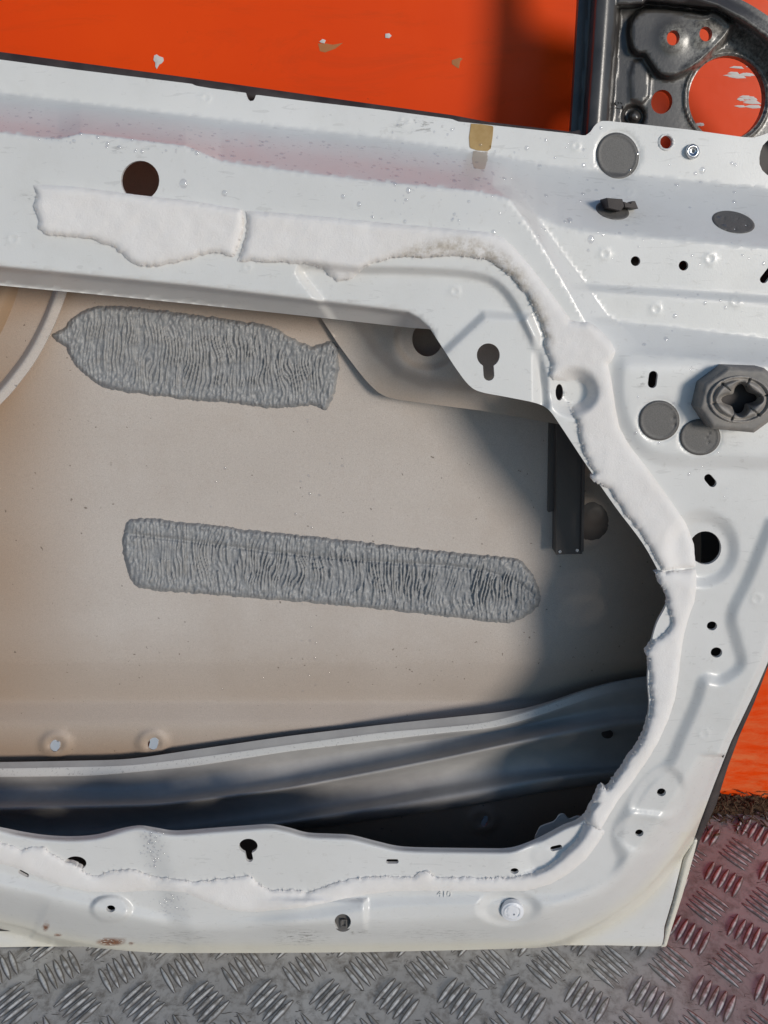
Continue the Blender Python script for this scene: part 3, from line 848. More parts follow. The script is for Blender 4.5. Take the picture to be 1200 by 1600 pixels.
# ---- crash beam across the bottom of the opening
lines = [  # (points, height off hem plane, pale)
    ([(-240, 1190), (0, 1191), (200, 1187), (300, 1172), (450, 1150), (600, 1132), (675, 1124), (800, 1111), (840, 1103), (900, 1081), (950, 1066), (1015, 1055), (1080, 1050)], -.050, 0),
    ([(-240, 1200), (0, 1200), (200, 1196), (300, 1184), (450, 1163), (600, 1143), (675, 1137), (760, 1129), (830, 1110), (900, 1084), (950, 1068), (1015, 1057), (1080, 1052)], -.046, 0),
    ([(-240, 1201), (0, 1201), (200, 1197), (300, 1185), (450, 1164), (600, 1144), (675, 1138), (760, 1130), (830, 1112), (900, 1087), (950, 1072), (1015, 1061), (1080, 1056)], -.0455, 1),
    ([(-240, 1214), (0, 1214), (150, 1212), (300, 1198), (450, 1174), (600, 1156), (700, 1144), (770, 1138), (830, 1122), (900, 1098), (960, 1080), (1015, 1072), (1080, 1068)], -.043, 1),
    ([(-240, 1215), (0, 1215), (150, 1213), (300, 1199), (450, 1175), (600, 1157), (700, 1146), (770, 1140), (830, 1124), (900, 1102), (960, 1086), (1015, 1078), (1080, 1074)], -.0435, 0),
    ([(-240, 1228), (0, 1230), (200, 1228), (400, 1200), (600, 1166), (760, 1146), (850, 1126), (960, 1102), (1080, 1092)], -.051, 0),
    ([(-240, 1250), (0, 1250), (250, 1246), (450, 1220), (600, 1190), (700, 1172), (780, 1156), (850, 1138), (960, 1118), (1080, 1108)], -.041, 0),
    ([(-240, 1262), (0, 1264), (250, 1258), (450, 1232), (600, 1204), (700, 1184), (780, 1166), (850, 1152), (960, 1132), (1080, 1122)], -.026, 0),
    ([(-240, 1274), (0, 1276), (250, 1268), (450, 1240), (600, 1213), (700, 1193), (780, 1176), (850, 1164), (960, 1150), (1080, 1140)], -.040, 0),
    ([(-240, 1290), (0, 1294), (250, 1284), (450, 1258), (600, 1226), (700, 1208), (780, 1192), (850, 1180), (960, 1172), (1080, 1166)], -.048, 0),
    ([(-240, 1306), (0, 1310), (250, 1300), (450, 1272), (600, 1246), (700, 1226), (780, 1212), (850, 1204), (960, 1194), (1080, 1188)], -.044, 0),
    ([(-240, 1318), (0, 1322), (250, 1312), (450, 1284), (600, 1262), (700, 1246), (780, 1232), (850, 1218), (960, 1206), (1080, 1200)], -.029, 0),
    ([(-240, 1330), (0, 1334), (250, 1324), (450, 1294), (600, 1275), (700, 1261), (780, 1248), (850, 1234), (960, 1218), (1080, 1208)], -.040, 0),
    ([(-240, 1336), (0, 1340), (250, 1330), (450, 1300), (600, 1279), (700, 1265), (780, 1252), (850, 1238), (960, 1222), (1080, 1212)], -.054, 0)]
bxs = np.linspace(-240, 1078, 150)
rows = []; pale = []; sub = 4
ctrl_y = [IP(bxs, [p[0] for p in L], [p[1] for p in L]) for L, _, _ in lines]
def smooth1(v, k=7):
    pad = np.r_[np.repeat(v[0], k), v, np.repeat(v[-1], k)]
    w = np.hanning(2 * k + 1); w /= w.sum()
    return np.convolve(pad, w, 'same')[k:-k]
ctrl_y = [smooth1(v) for v in ctrl_y]
ctrl_h = [np.full(bxs.shape, hh + 0.018) for _, hh, _ in lines]
flat = sst((bxs - 820) / 180)             # the beam flattens towards its hinge end
for k in range(len(lines)):
    ctrl_h[k] = ctrl_h[k] * (1 - 0.55 * flat) + (-.028) * 0.55 * flat
cy = np.array(ctrl_y); ch = np.array(ctrl_h); cpale = [p for _, _, p in lines]
for k in range(len(lines) - 1):
    for s in range(sub):
        u = s / sub
        k0, k1, k2, k3 = max(k - 1, 0), k, k + 1, min(k + 2, len(lines) - 1)
        cr = lambda c: 0.5 * (2 * c[k1] + (c[k2] - c[k0]) * u + (2 * c[k0] - 5 * c[k1] + 4 * c[k2] - c[k3]) * u * u + (-c[k0] + 3 * c[k1] - 3 * c[k2] + c[k3]) * u ** 3)
        smoothzone = k >= 5
        yy = cr(cy) if smoothzone else cy[k1] + (cy[k2] - cy[k1]) * u
        hh = cr(ch) if smoothzone else ch[k1] + (ch[k2] - ch[k1]) * u
        rows.append(P(bxs, yy, hh)); pv = cpale[k1] * cpale[k2] if s else cpale[k1]
        pale.append(np.full(bxs.shape, pv if (cpale[k1] and (cpale[k2] or s == 0)) else 0.0) * sst((985 - bxs) / 200))
rows.append(P(bxs, cy[-1], ch[-1])); pale.append(bxs * 0)
R_ = np.array(rows); nr, nc = R_.shape[:2]
fb = [(i * nc + j, (i + 1) * nc + j, (i + 1) * nc + j + 1, i * nc + j + 1) for i in range(nr - 1) for j in range(nc - 1)]
beam = link('crash_beam', mesh_from('crash_beam', R_.reshape(-1, 3), fb, True, {'pale': np.array(pale).ravel()}), M_BEAM, door)
beam['label'] = 'dark grey ribbed crash beam with a pale upper flange'
for cx, cy_, r1, r2, hh in ((31, 1283, 10, 7, -.030), (949, 1147, 9, 7, -.0195)):
    o_ = ell(cx, cy_, r1, r2, 0, 20)
    sheet('beam_hole_disc', o_, [], lambda x, y, hh=hh: x * 0 + hh, M_DARK, beam, step=4, thick=0.004)  # nothing is cut: a dark disc paints in the hole's shade

# ---- reinforcement gussets behind the upper lip
R1_O = np.vstack([[(490, 478), (503, 499)], smooth_poly([(530, 540), (560, 580), (583, 606), (604, 620), (640, 627), (700, 635), (760, 643), (862, 661), (905, 668)], False, 4), [(905, 560), (860, 470), (600, 440)]])
def HR1(x, y):
    c1 = seg_dist(x, y, [(560, 500), (590, 548), (625, 582), (670, 598), (760, 606), (900, 620)], False)
    up = inside(x, y, [(560, 440), (560, 500), (590, 548), (625, 582), (670, 598), (760, 606), (920, 620), (920, 440)])
    d = np.where(up, c1, -c1)
    h = SK(x, y) + 0.006 + 0.026 * sst((x - 500) / 260) + 0.007 * S(d, 24)
    d2 = np.hypot((x - 668) / 48, (y - 528) / 46)
    return h - 0.005 * S(1 - d2, 0.35)
sheet('gusset', resample(R1_O, 5), [ell(668, 530, 24, 27)], HR1, M_INNER, door, step=6, fine=3, thick=0.0015, attrs={'brown': lambda x, y: 0.35 * sst((y - 560) / 80) + x * 0})
R2_O = np.vstack([smooth_poly([(108, 440), (104, 456), (92, 490), (78, 522), (60, 556), (38, 588), (0, 632), (-80, 700)], False, 4), [(-240, 780), (-240, 400)]])
R2_E = smooth_poly([(112, 420), (104, 456), (92, 490), (78, 522), (60, 556), (38, 588), (0, 632), (-80, 700)], False, 4)
def HR2(x, y):
    d = seg_dist(x, y, R2_E, False)
    return -0.018 - 0.020 * sst((d - 13) / 16) + 0.016 * sst((d - 38) / 60)
sheet('gusset', resample(R2_O, 4), [ell(-2, 551, 6, 6.5)], HR2, M_INNER, door, step=6, fine=3, thick=0.0015, attrs={'brown': lambda x, y: sst((seg_dist(x, y, R2_E, False) - 16) / 40)})

# ---- window regulator rail
def prism(name, poly, h0, h1, mat, parent, bev=1.2):
    p = np.asarray(poly, float); c0 = p.mean(0); n = len(p)
    q = p + (c0 - p) / np.linalg.norm(c0 - p, axis=1)[:, None] * bev
    A = P(p[:, 0], p[:, 1], np.full(n, h1)); A0 = A - N * (h1 - h0); A1 = A - N * 0.0008
    B = P(q[:, 0], q[:, 1], np.full(n, h1))
    V = np.vstack([A0, A1, B]); F_ = [tuple(2 * n + i for i in range(n))[::-1]]
    for k in (0, n):
        F_ += [(k + i, k + n + i, k + n + (i + 1) % n, k + (i + 1) % n) for i in range(n)]
    return link(name, mesh_from(name, V, F_, False), mat, parent)


M_RAIL = mat_new('dark_rail', (0.085, 0.07, 0.062), 0.45)
rail = prism('regulator_rail', [(870, 640), (914, 640), (910, 866), (869, 867)], -.056, -.020, M_RAIL, door)
prism('rail_web', [(858, 640), (868, 640), (868, 798), (857, 801)], -.058, -.030, M_RAIL, rail)
prism('rail_lip', [(911, 640), (916, 640), (912, 862), (908, 864)], -.050, -.016, M_RAIL, rail, 0.6)
for cx, cy_ in ((875, 862), (902, 860)):
    sheet('rail_screw', ell(cx, cy_, 2.5, 2.5, 0, 10), [], lambda x, y: x * 0 - .0190, M_STEEL, rail, step=2, thick=0.002)
sheet('motor_boss', tear(ell(925, 815, 26, 30), 2, 3, 4), [], lambda x, y: SK(x, y) + 0.0012 * (1 - np.clip(np.hypot((x - 925) / 28, (y - 815) / 32), 0, 1) ** 3) + 0.0006 * S(14 - np.hypot(x - 930, y - 805), 8), M_RAIL, skin, step=4, thick=0.004)

# ---- bent metal tab behind the lower corner of the opening
tab_o = smooth_poly([(838, 1316), (842, 1296), (850, 1290), (866, 1284), (874, 1274), (882, 1273), (890, 1280), (906, 1276), (930, 1290), (880, 1320)], True, 4)
sheet('bent_tab', tab_o, [], lambda x, y: 0.020 + (y - 1290) * 0.0001, M_WHITE, door, step=5, thick=0.0015)

# ---- felt strips (remains of the torn sealing foam)
STAIN = smooth_poly([(640, 400), (700, 386), (745, 390), (790, 415), (815, 445), (838, 490), (850, 530)], False, 5)


def felt(name, outline, seed, lab, thick=0.0038, amp=2.6, mask=None, dents=()):
    o_ = tear(outline, amp, 2.6, seed, mask)

    def hf(x, y):
        d = seg_dist(x, y, o_)
        prof = np.sqrt(np.clip(1 - (1 - np.clip(d / 14, 0, 1)) ** 2, 0, 1))
        h = H(x, y) + 0.0003 + thick * (0.12 + 0.88 * prof)
        h = h + 0.0010 * (fbm(x / 26, y / 26, 3, seed + 1) - 0.5) + 0.0006 * (fbm(x / 5, y / 5, 2, seed + 2) - 0.5) * (1 - 0.6 * sst(d / 14))
        for cx, cy_, rx, ry, dp in dents:
            h = h - dp * sst(1.15 - np.hypot((x - cx) / rx, (y - cy_) / ry))
        return h

    A = {'stain': lambda x, y: np.clip(sst((24 - seg_dist(x, y, STAIN, False)) / 22) * 0.85 + 0.45 * sst((5 - seg_dist(x, y, o_)) / 5) * 0.4 * vn(x / 18, y / 18, seed), 0, 1)}
    ob = sheet(name, o_, [], hf, M_FOAM, door, step=4.0, thick=thick + 0.0012, attrs=A)
    ob['label'] = lab
    # loose fibres standing out of the torn edge
    q = resample(o_, 1.5); nx = np.roll(q, -1, 0) - np.roll(q, 1, 0)
    nn = np.stack([nx[:, 1], -nx[:, 0]], -1); nn /= np.linalg.norm(nn, axis=1)[:, None] + 1e-9
    if inside(q[:1, 0] + nn[:1, 0] * 2, q[:1, 1] + nn[:1, 1] * 2, o_)[0]: nn = -nn
    mk = mask(q[:, 0], q[:, 1]) if mask is not None else np.ones(len(q))
    sel = (RNG.random(len(q)) < 0.28) & (mk > 0.5); q, nn = q[sel], nn[sel]; n = len(q)
    L = 0.8 + 4.0 * RNG.random(n) ** 3; an = RNG.normal(0, 0.8, n)
    dx = nn[:, 0] * np.cos(an) - nn[:, 1] * np.sin(an); dy = nn[:, 0] * np.sin(an) + nn[:, 1] * np.cos(an)
    i0 = q - nn * 2.5; hb_ = H(i0[:, 0], i0[:, 1]) + thick * 0.5
    tip = q + np.stack([dx, dy], -1) * L[:, None]; w_ = 0.35 + 0.5 * RNG.random(n)
    A_ = P(i0[:, 0] - dy * w_, i0[:, 1] + dx * w_, hb_); B_ = P(i0[:, 0] + dy * w_, i0[:, 1] - dx * w_, hb_)
    T_ = P(tip[:, 0], tip[:, 1], hb_ + 0.002 * RNG.normal(0, 0.6, n)); C_ = P(i0[:, 0], i0[:, 1], hb_ + 0.0006)
    VV = np.stack([A_, B_, C_, T_], 1).reshape(-1, 3)
    FF = [f_ for k in range(n) for f_ in ((4 * k, 4 * k + 3, 4 * k + 2), (4 * k + 2, 4 * k + 3, 4 * k + 1), (4 * k, 4 * k + 1, 4 * k + 3))]
    tag(link('felt_fibres', mesh_from('felt_fibres', VV, FF, False, {'stain': np.zeros(len(VV))}), M_FOAM, ob), kind='stuff')
    return ob


felt('felt_strip', [(52, 289), (58, 288), (120, 292), (220, 305), (300, 314), (377, 327), (381, 345), (379, 365), (372, 390), (362, 401), (340, 396), (310, 400), (280, 410), (240, 417), (215, 416), (200, 407), (188, 395), (172, 384), (140, 373), (100, 369), (72, 367), (61, 358), (60, 340), (52, 322), (57, 304)], 21,
     'short felt strip under the round hole, torn along its lower edge', mask=lambda x, y: np.where(y < IP(x, [0, 380], [300, 336]), 0.12, 1.0))
F2 = [(384, 330), (420, 331), (500, 338), (600, 348), (700, 357), (765, 363), (785, 371), (802, 385), (830, 418), (852, 446), (876, 478), (892, 500), (908, 504), (919, 503), (935, 512), (955, 534), (962, 549), (957, 562), (950, 570), (956, 600), (962, 640), (968, 668), (982, 694), (1010, 730), (1045, 778), (1072, 818), (1084, 850), (1087, 886), (1060, 888), (1036, 892), (1022, 868), (1003, 834), (978, 805), (965, 784), (953, 766), (936, 757), (925, 752), (923, 744), (930, 739), (921, 728), (913, 712), (907, 690), (903, 660), (893, 640), (890, 632), (886, 624), (882, 610), (878, 598), (868, 594), (858, 588), (862, 565), (850, 540), (852, 525), (838, 492), (822, 460), (806, 440), (784, 420), (765, 407), (735, 401), (700, 400), (660, 404), (620, 402), (590, 408), (568, 419), (550, 436), (526, 441), (516, 432), (505, 421), (480, 413), (440, 411), (405, 409), (372, 408), (378, 390), (385, 362), (386, 344)]
felt('felt_strip', F2, 31, 'long felt strip running along the top and down the hinge side, brown stained at its bend', dents=((897, 613, 36, 34, 0.0065),),
     mask=lambda x, y: np.where((y < IP(x, [380, 780, 900], [345, 378, 510])) | (x > IP(y, [380, 560, 700, 890], [790, 930, 960, 1062])), 0.15, 1.0))
F3 = [(1022, 894), (1050, 892), (1088, 889), (1088, 915), (1085, 940), (1076, 965), (1069, 990), (1064, 1020), (1060, 1060), (1054, 1095), (1044, 1125), (1028, 1160), (1010, 1190), (988, 1222), (966, 1250), (948, 1280), (938, 1296), (922, 1290), (912, 1280), (926, 1258), (936, 1232), (942, 1228), (948, 1236), (962, 1216), (985, 1184), (1004, 1156), (1013, 1130), (1018, 1100), (1016, 1060), (1014, 1030), (1008, 1020), (1022, 1002), (1040, 990), (1051, 972), (1048, 962), (1044, 945), (1040, 925), (1030, 908)]
felt('felt_strip', F3, 41, 'felt strip below the split, frayed along the opening', mask=lambda x, y: np.where(x > IP(y, [890, 1000, 1100, 1200, 1300], [1070, 1045, 1035, 985, 935]), 0.2, 1.0))
F4 = [(-240, 1276), (-120, 1296), (0, 1316), (20, 1322), (34, 1328), (48, 1324), (70, 1323), (76, 1332), (96, 1343), (118, 1352), (132, 1362), (150, 1371), (164, 1364), (190, 1358), (212, 1360), (232, 1368), (300, 1378), (340, 1375), (380, 1370), (390, 1368), (402, 1378), (420, 1390), (450, 1391), (472, 1390), (478, 1395), (500, 1388), (530, 1378), (560, 1371), (600, 1369), (648, 1370), (656, 1362), (668, 1361), (680, 1370), (740, 1371), (800, 1371), (836, 1366), (860, 1352), (885, 1330), (905, 1308), (913, 1284), (925, 1290), (945, 1298), (934, 1318), (914, 1344), (890, 1364), (860, 1382), (820, 1392), (760, 1393), (690, 1392), (620, 1392), (575, 1397), (525, 1407), (475, 1418), (400, 1425), (357, 1422), (320, 1408), (290, 1394), (240, 1391), (190, 1394), (140, 1393), (96, 1384), (60, 1370), (20, 1354), (-40, 1340), (-240, 1306)]
felt('felt_strip', F4, 51, 'low felt strip along the bottom rail with a ragged upper edge', thick=0.0026, mask=lambda x, y: np.where(y > IP(x, [0, 150, 400, 600, 860, 940], [1335, 1378, 1405, 1382, 1370, 1310]), 0.25, 0.9))


# ---- plugs, grommet, fasteners on the panel
def plug(cx, cy_, rx, ry, rot, lab, dots=()):
    def hf(x, y):
        r = math.radians(rot); dx, dy = x - cx, y - cy_
        a0 = (dx * math.cos(r) + dy * math.sin(r)) / rx; b0 = (-dx * math.sin(r) + dy * math.cos(r)) / ry
        d = np.hypot(a0, b0)
        h = H(x, y) + 0.0010 * sst((1.02 - d) / 0.10) - 0.0004 * sst((0.88 - d) / 0.05) + 0.0002
        for qx, qy, qr in dots: h = h - 0.0010 * np.exp(-(np.hypot(x - qx, y - qy) / (qr * 0.7)) ** 2)
        return h
    o_ = sheet('plug', ell(cx, cy_, rx, ry, rot, 40), [], hf, M_PLUG, panel, step=2, thick=0.0025)
    o_['label'] = lab
    return o_


plug(965, 243, 33, 36.5, -20, 'large round dark grey plug near the window post')
plug(1030, 657, 32, 31.5, 0, 'flat round brownish plug left of the octagonal grommet', [(1054, 640, 2), (1052, 653, 2.5), (1054, 664, 3)])
plug(1094, 683, 32, 28.5, 0, 'flat round brownish plug half under the octagonal grommet', [(1108, 677, 2.4), (1104, 683, 2), (1107, 691, 2.2)])
pl = plug(957, 329, 26.5, 13.5, 13, 'small oval dark plug with a broken clip on the sloping ledge')
plug(1146, 347, 34, 16.5, 13, 'oval dark plug alone on the sloping ledge', [(1131, 341, 3), (1165, 352, 4), (1152, 342, 2), (1148, 358, 4)])
hb = float(H(np.array([957.]), np.array([326.]))[0])
prism('broken_clip', [(948, 309), (973, 311), (976, 322), (970, 330), (950, 325)], hb - 0.004, hb + 0.012, M_DARK, pl)
prism('broken_clip', [(974, 315), (985, 318), (988, 314), (993, 314), (998, 326), (976, 324)], hb - 0.002, hb + 0.008, M_DARK, pl)
# octagonal grommet
g_o = np.array([(1137, 573), (1194, 575), (1220, 598), (1222, 644), (1178, 676), (1112, 670), (1091, 638), (1100, 600)], float)
hg = float(H(np.array([1120.]), np.array([620.]))[0])
OV = ell(1157, 624, 49, 37, -3, 48)
gro = sheet('grommet', resample(g_o, 3), [ell(1157, 624, 46, 34.5, -3, 40)], lambda x, y: hg + 0.0125 + 0.0025 * sst(seg_dist(x, y, g_o) / 5), M_RUB, door, step=3, thick=0.016)
sheet('grommet_dark_disc', ell(1157, 624, 44, 33, -3, 24), [], lambda x, y: x * 0 + hg + 0.001, M_DARK, gro, step=8, thick=0.001)  # dark disc puts the shade inside the mouth into colour
gro['label'] = 'octagonal grey rubber grommet with a star shaped mouth'
def HG(x, y):
    dx, dy = (x - 1157) / 49, (y - 624) / 37
    r = np.hypot(dx, dy); th = np.arctan2(dy, dx)
    lobe = np.abs(np.sin(3 * (th + 0.2)))
    slit = np.exp(-(lobe / 0.09) ** 2) * sst((r - 0.2) / 0.3) * sst((1.0 - r) / 0.12)
    mouth = 0.50 + 0.13 * np.cos(4 * th) + 0.04 * np.cos(2 * th + 2)
    b = 0.0020 * np.exp(-((r - 0.95) / 0.05) ** 2) - 0.0022 * np.exp(-((r - 0.84) / 0.06) ** 2)
    pet = 0.0030 * np.clip(1 - ((r - 0.70) / 0.20) ** 2, 0, 1)
    return hg + 0.0155 + b + pet - 0.0035 * slit - 0.008 * S(mouth + 0.08 - r, 0.2)
MTH = np.array([(1157 + 49 * r_ * math.cos(a_), 624 + 37 * r_ * math.sin(a_)) for a_ in np.linspace(0, 2 * math.pi, 48, endpoint=False) for r_ in (0.50 + 0.13 * math.cos(4 * a_) + 0.04 * math.cos(2 * a_ + 2),)])
M_RUB2 = mat_new('worn_rubber', (0.30, 0.27, 0.24), 0.55)
t = NT(M_RUB2)
t.l(t.mix(t.rng(t.noise(150, 4), 0.35, 0.7), (0.22, 0.205, 0.19), (0.36, 0.32, 0.28)), t.b.inputs['Base Color'])
sheet('grommet_mouth', OV, [MTH], HG, M_RUB2, gro, step=1.6, thick=0.004)
# rivet nut
hr_ = float(H(np.array([1083.]), np.array([237.]))[0])
rv = sheet('rivet_nut', ell(1082.5, 236.5, 11, 12, 0, 32), [ell(1083, 236, 3.2, 3.4, 0, 14)], lambda x, y: hr_ + 0.0002 + 0.0035 * S(1 - np.hypot((x - 1082.5) / 11, (y - 236.5) / 12), 0.5) - 0.001 * S(6 - np.hypot(x - 1083, y - 236), 3), M_STEEL, panel, step=1.5, thick=0.006)
# nylon push pin in the bottom rail
hc = float(H(np.array([800.]), np.array([1425.]))[0])
sheet('push_pin', ell(801, 1425, 17.5, 14.5, 0, 36), [ell(803, 1429, 1.8, 1.6, 0, 10)], lambda x, y: hc + 0.004 - 0.0012 * np.clip(np.hypot((x - 801) / 17, (y - 1425) / 14), 0, 1) ** 4 + 0.0006 * np.exp(-((np.hypot((x - 801) / 17, (y - 1425) / 14) - 0.72) / 0.05) ** 2) - 0.0007 * np.exp(-((np.hypot((x - 801) / 17, (y - 1425) / 14) - 0.62) / 0.05) ** 2) * (np.abs(np.sin(np.arctan2(y - 1425, x - 801) * 1.0)) < 0.65), M_CLIP, panel, step=1.5, thick=0.004)
# dark plug seen inside the lower hole and the keyholes' backing
for cx, cy_, r in ((536, 1441, 15),):
    hh = float(H(np.array([cx * 1.]), np.array([cy_ * 1.]))[0])
    sheet('hole_plug', ell(cx, cy_, r, r, 0, 24), [], lambda x, y, hh=hh, cx=cx, cy_=cy_: hh - 0.006 + 0.003 * S(1 - np.maximum(np.abs(x - cx - 1) / 5, np.abs(y - cy_ - 2) / 6), 0.3) - 0.002 * S(1 - np.maximum(np.abs(x - cx - 1) / 2.6, np.abs(y - cy_ - 2) / 4), 0.3), M_PLUG, panel, step=1.6, thick=0.002)
# pressed rim of the hole that shows the wall
sheet('hole_collar', ell(1041.5, 222, 13, 13.6, 0, 32), [ell(1041, 222, 9.6, 10.3, 0, 28)], lambda x, y: H(x, y) + 0.0002 + 0.0012 * np.exp(-((np.hypot((x - 1041.5) / 13, (y - 222) / 13.6) - 0.86) / 0.10) ** 2), M_WHITE, panel, step=2, thick=0.003)
# parcel tape and its residue on the belt flange
tape_o = np.array([(736, 193), (752, 194), (771, 197), (770, 212), (767, 232), (762, 236), (746, 235), (734, 231), (733, 214)], float)
sheet('tape_piece', resample(tape_o, 3), [], lambda x, y: H(x, y) + 0.0004, M_TAPE, panel, step=4, thick=0.0005)
res_o = tear(np.array([(739, 236), (762, 237), (761, 250), (757, 264), (741, 262), (738, 250)], float), 1.5, 2.5, 8)
sheet('tape_residue', res_o, [], lambda x, y: H(x, y) + 0.0003, M_GLUE, panel, step=4, thick=0.0003)


# ---- embossed figures
def text_part(name, body, size, px, py, h, rot, mat, parent, hfun):
    cu = bpy.data.curves.new(name, 'FONT'); cu.body = body; cu.size = 1.0; cu.extrude = 0.0; cu.resolution_u = 4
    tmp = bpy.data.objects.new(name, cu); col.objects.link(tmp)
    dg = bpy.context.evaluated_depsgraph_get()
    me0 = bpy.data.meshes.new_from_object(tmp.evaluated_get(dg))
    v = np.array([x.co[:] for x in me0.vertices]); f = [tuple(p.vertices) for p in me0.polygons]
    bpy.data.objects.remove(tmp)
    v[:, :2] -= v[:, :2].mean(0)
    r = math.radians(rot)
    X = px + size * (v[:, 0] * math.cos(r) - v[:, 1] * math.sin(r)); Y = py - size * (v[:, 0] * math.sin(r) + v[:, 1] * math.cos(r))
    hh = hfun(X, Y)
    A = P(X, Y, hh + h); B = P(X, Y, hh - 0.0002); n = len(A)
    ed = {}
    for t_ in f:
        for i in range(len(t_)): ed[(t_[i], t_[(i + 1) % len(t_)])] = 1
    F_ = list(f) + [(n + i, n + j, j, i) for (i, j) in ed if (j, i) not in ed]
    return link(name, mesh_from(name, np.vstack([A, B]), F_, False), mat, parent)


text_part('embossed_number', '410', 15, 697, 1397, 0.0005, -2, M_WHITE, panel, H)

# ---- window post with the mirror mounting plate
MP_O = np.vstack([[(906, -170), (904, 0), (898, 110), (892, 206), (900, 216), (925, 224), (1000, 207), (1080, 213), (1300, 236), (1330, 230), (1330, 160)], smooth_poly([(1300, 110), (1240, 55), (1190, 18), (1150, -4), (1100, -20), (1040, -34), (1000, -60), (985, -170)], False, 4)])
PADM = smooth_poly([(1008, 14), (1060, 15), (1098, 20), (1112, 16), (1128, 22), (1140, 34), (1147, 36), (1136, 58), (1113, 82), (1090, 102), (1066, 116), (1046, 122), (1028, 116), (1014, 98), (1006, 86), (994, 84), (985, 70), (985, 34)], True, 3)
ARC = [(1100, 5), (1128, 14), (1150, 26), (1180, 50), (1205, 76), (1240, 116), (1330, 210)]
def HM(x, y):
    hh = np.full(x.shape, -0.034)
    xe = IP(y, [-170, 16, 181, 240], [982, 969, 957, 953])
    postl = IP(y, [-170, 0, 110, 206, 240], [924, 922, 915, 908, 906])
    post = sst((x - postl) / 10) * sst((xe - x) / 7)
    bul = np.clip((x - postl) / (xe - postl), 0, 1)
    hh = hh + 0.020 * post * (0.72 + 0.28 * np.sin(bul * math.pi))
    hh = hh + 0.005 * S(xe - 40 - x + 30, 30) * 0.2
    # frame arch over the plate
    ya = IP(x, [965, 980, 1004, 1010, 1098, 1120, 1147, 1175, 1200, 1240, 1330], [14, 14, 12, 6, 16, 18, 34, 50, 72, 112, 215])
    arch = sst((ya - y) / 8) * (x > 950)
    hh = np.maximum(hh, -0.034 + 0.018 * arch * sst((x - 952) / 14))
    ridge = IP(x, [1060, 1120, 1160, 1200, 1260], [-12, 6, 26, 54, 120])
    hh = hh + 0.004 * np.exp(-((y - ridge) / 9) ** 2) * (x > 1040) * arch
    # raised mirror pad with rolled lower edge
    dp = sd(x, y, PADM)
    hh = hh + 0.0085 * S(dp, 10)
    hh = hh + 0.0015 * np.exp(-((dp - 5) / 4) ** 2) * sst((x - 1060) / 20)
    hh = hh + 0.0030 * S(dp, 6) * (np.exp(-(np.hypot(x - 1052, y - 59) / 18) ** 2) + np.exp(-(np.hypot(x - 1103, y - 53) / 18) ** 2))
    # shallow blister and bump
    hh = hh + 0.0012 * S(sd(x, y, [(990, 96), (1006, 92), (1016, 110), (1014, 150), (1004, 162), (986, 156), (984, 120)]), 5)
    hh = hh - 0.006 * S(17 - np.hypot(x - 990, y - 182), 6) + 0.007 * S(8 - np.hypot(x - 992, y - 182), 5)
    hh = hh + 0.0022 * np.exp(-((np.hypot((x - 1136) / 63, (y - 153) / 68) - 1.04) / 0.03) ** 2)
    return hh
A_WORN = lambda x, y: np.clip(sst((x - 1040) / 60) * sst((y - 10) / 40) * 0.75 + blob(x, y, 1052, 59, 26, 26) + 0.5 * blob(x, y, 1103, 53, 26, 26), 0, 1)
mir = sheet('mirror_mount', resample(MP_O, 4), [ell(1052, 59, 10, 12, 15), ell(1103, 53, 10, 11.5), ell(1034, 159, 16.5, 19, 15), ell(1136, 153, 60, 66, 8, 48)], HM, M_FRAME, door, step=6, fine=2.5, thick=0.006, attrs={'worn': A_WORN})
mir['label'] = 'dark grey window post and mirror mounting plate with round holes'
text_part('embossed_number', '67', 17, 967, 162, 0.0008, -84, M_FRAME, mir, HM)

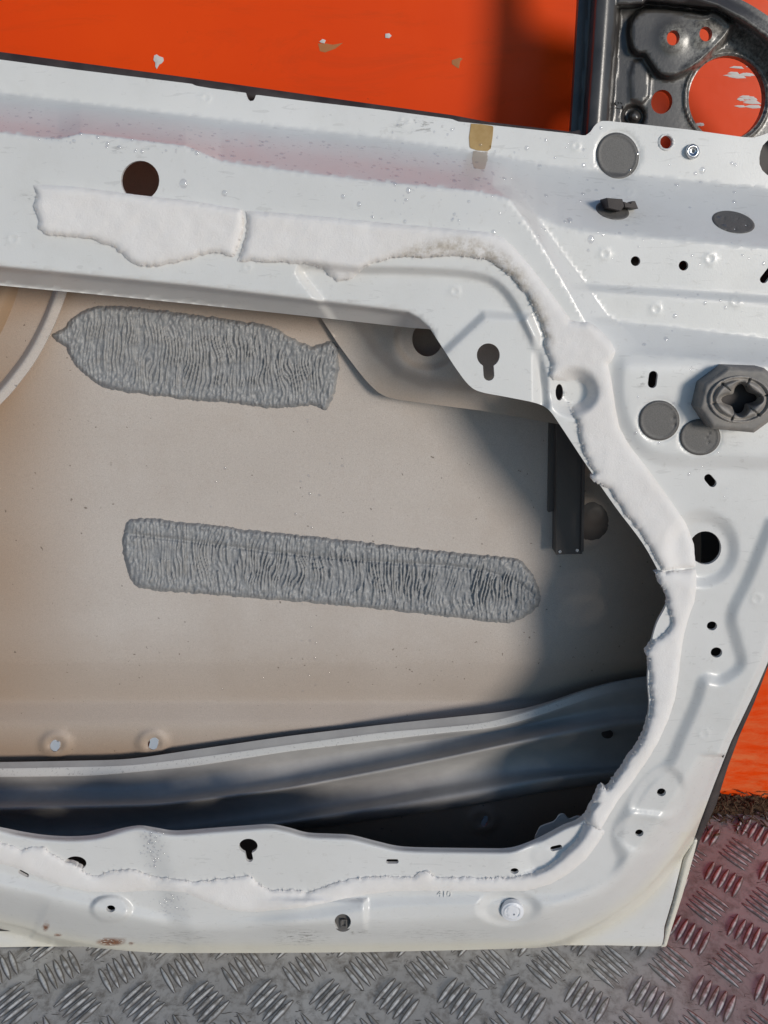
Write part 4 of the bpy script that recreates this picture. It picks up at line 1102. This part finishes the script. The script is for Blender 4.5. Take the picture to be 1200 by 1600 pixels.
# ---- condensation beads on the paint
dv, df = [], []
def beads(lst, hf):
    global dv
    q = np.array(lst); px, py, r = q.T; e = 3.0
    c0 = P(px, py, hf(px, py))
    ax = P(px + e, py, hf(px + e, py)) - c0; ay = P(px, py + e, hf(px, py + e)) - c0
    nn = np.cross(ay, ax); nn /= np.linalg.norm(nn, axis=1)[:, None]
    nn *= np.sign(nn @ N)[:, None]
    u = ax / np.linalg.norm(ax, axis=1)[:, None]; w = np.cross(nn, u); m = 10
    for k in range(len(q)):
        rr = r[k] * 0.00058; sq = random.uniform(0.8, 1.25); b0 = len(dv)
        for rad, z in ((1.0, -0.05), (0.86, 0.20), (0.5, 0.33)):
            for i in range(m):
                t_ = 2 * math.pi * i / m
                dv.append(c0[k] + rr * (rad * (u[k] * math.cos(t_) + w[k] * (math.sin(t_) * sq)) + nn[k] * z))
        dv.append(c0[k] + nn[k] * (rr * 0.37))
        for kk in range(2):
            for i in range(m):
                df.append((b0 + kk * m + i, b0 + kk * m + (i + 1) % m, b0 + (kk + 1) * m + (i + 1) % m, b0 + (kk + 1) * m + i))
        for i in range(m): df.append((b0 + 2 * m + i, b0 + 2 * m + (i + 1) % m, b0 + 3 * m))


allh = [np.asarray(h_) for h_ in HOLES] + [np.asarray(OPENING)]
foam_polys = [np.array(F2, float), np.array([(45, 285), (385, 325), (385, 415), (45, 380)], float)]
def free(X, Y):
    ok = inside(X, Y, OUTER)
    for h_ in allh + foam_polys: ok &= ~inside(X, Y, h_)
    return ok
zones = [(330, lambda: (lambda x: (x, random.uniform(IP(x, [0, 760], [165, 248]), IP(x, [0, 760], [212, 302]))))(random.uniform(0, 790)), (0.7, 2.6)),
         (6, lambda: (random.uniform(0, 900), random.uniform(210, 320)), (2.5, 5.5)),
         (150, lambda: (random.uniform(560, 980), random.uniform(190, 370)), (0.7, 3.0)),
         (60, lambda: (random.uniform(880, 1200), random.uniform(215, 560)), (0.8, 4.5)),
         (30, lambda: (random.uniform(960, 1200), random.uniform(560, 780)), (0.7, 2.2)),
         (110, lambda: (random.gauss(238, 10), random.uniform(1300, 1358)), (0.8, 2.4)),
         (110, lambda: (random.gauss(268, 12), random.uniform(1395, 1432)), (0.7, 2.0))]
lst = []
for n_, gen, (r0, r1) in zones:
    for k in range(n_): lst.append((*gen(), r0 + (r1 - r0) * random.random() ** 2.2))
lst = np.array(lst, float)
beads(lst[free(lst[:, 0], lst[:, 1])], H)
beads([(random.gauss(485, 12) if k < 26 else random.uniform(300, 700), random.uniform(650, 1080), random.uniform(0.8, 2.4)) for k in range(46)], SK)
drops = link('water_beads', mesh_from('water_beads', np.array(dv), df, True), M_WATER)
drops.location = BASE
tag(drops, 'small clear beads of condensation scattered over the white panel', 'water', kind='stuff')
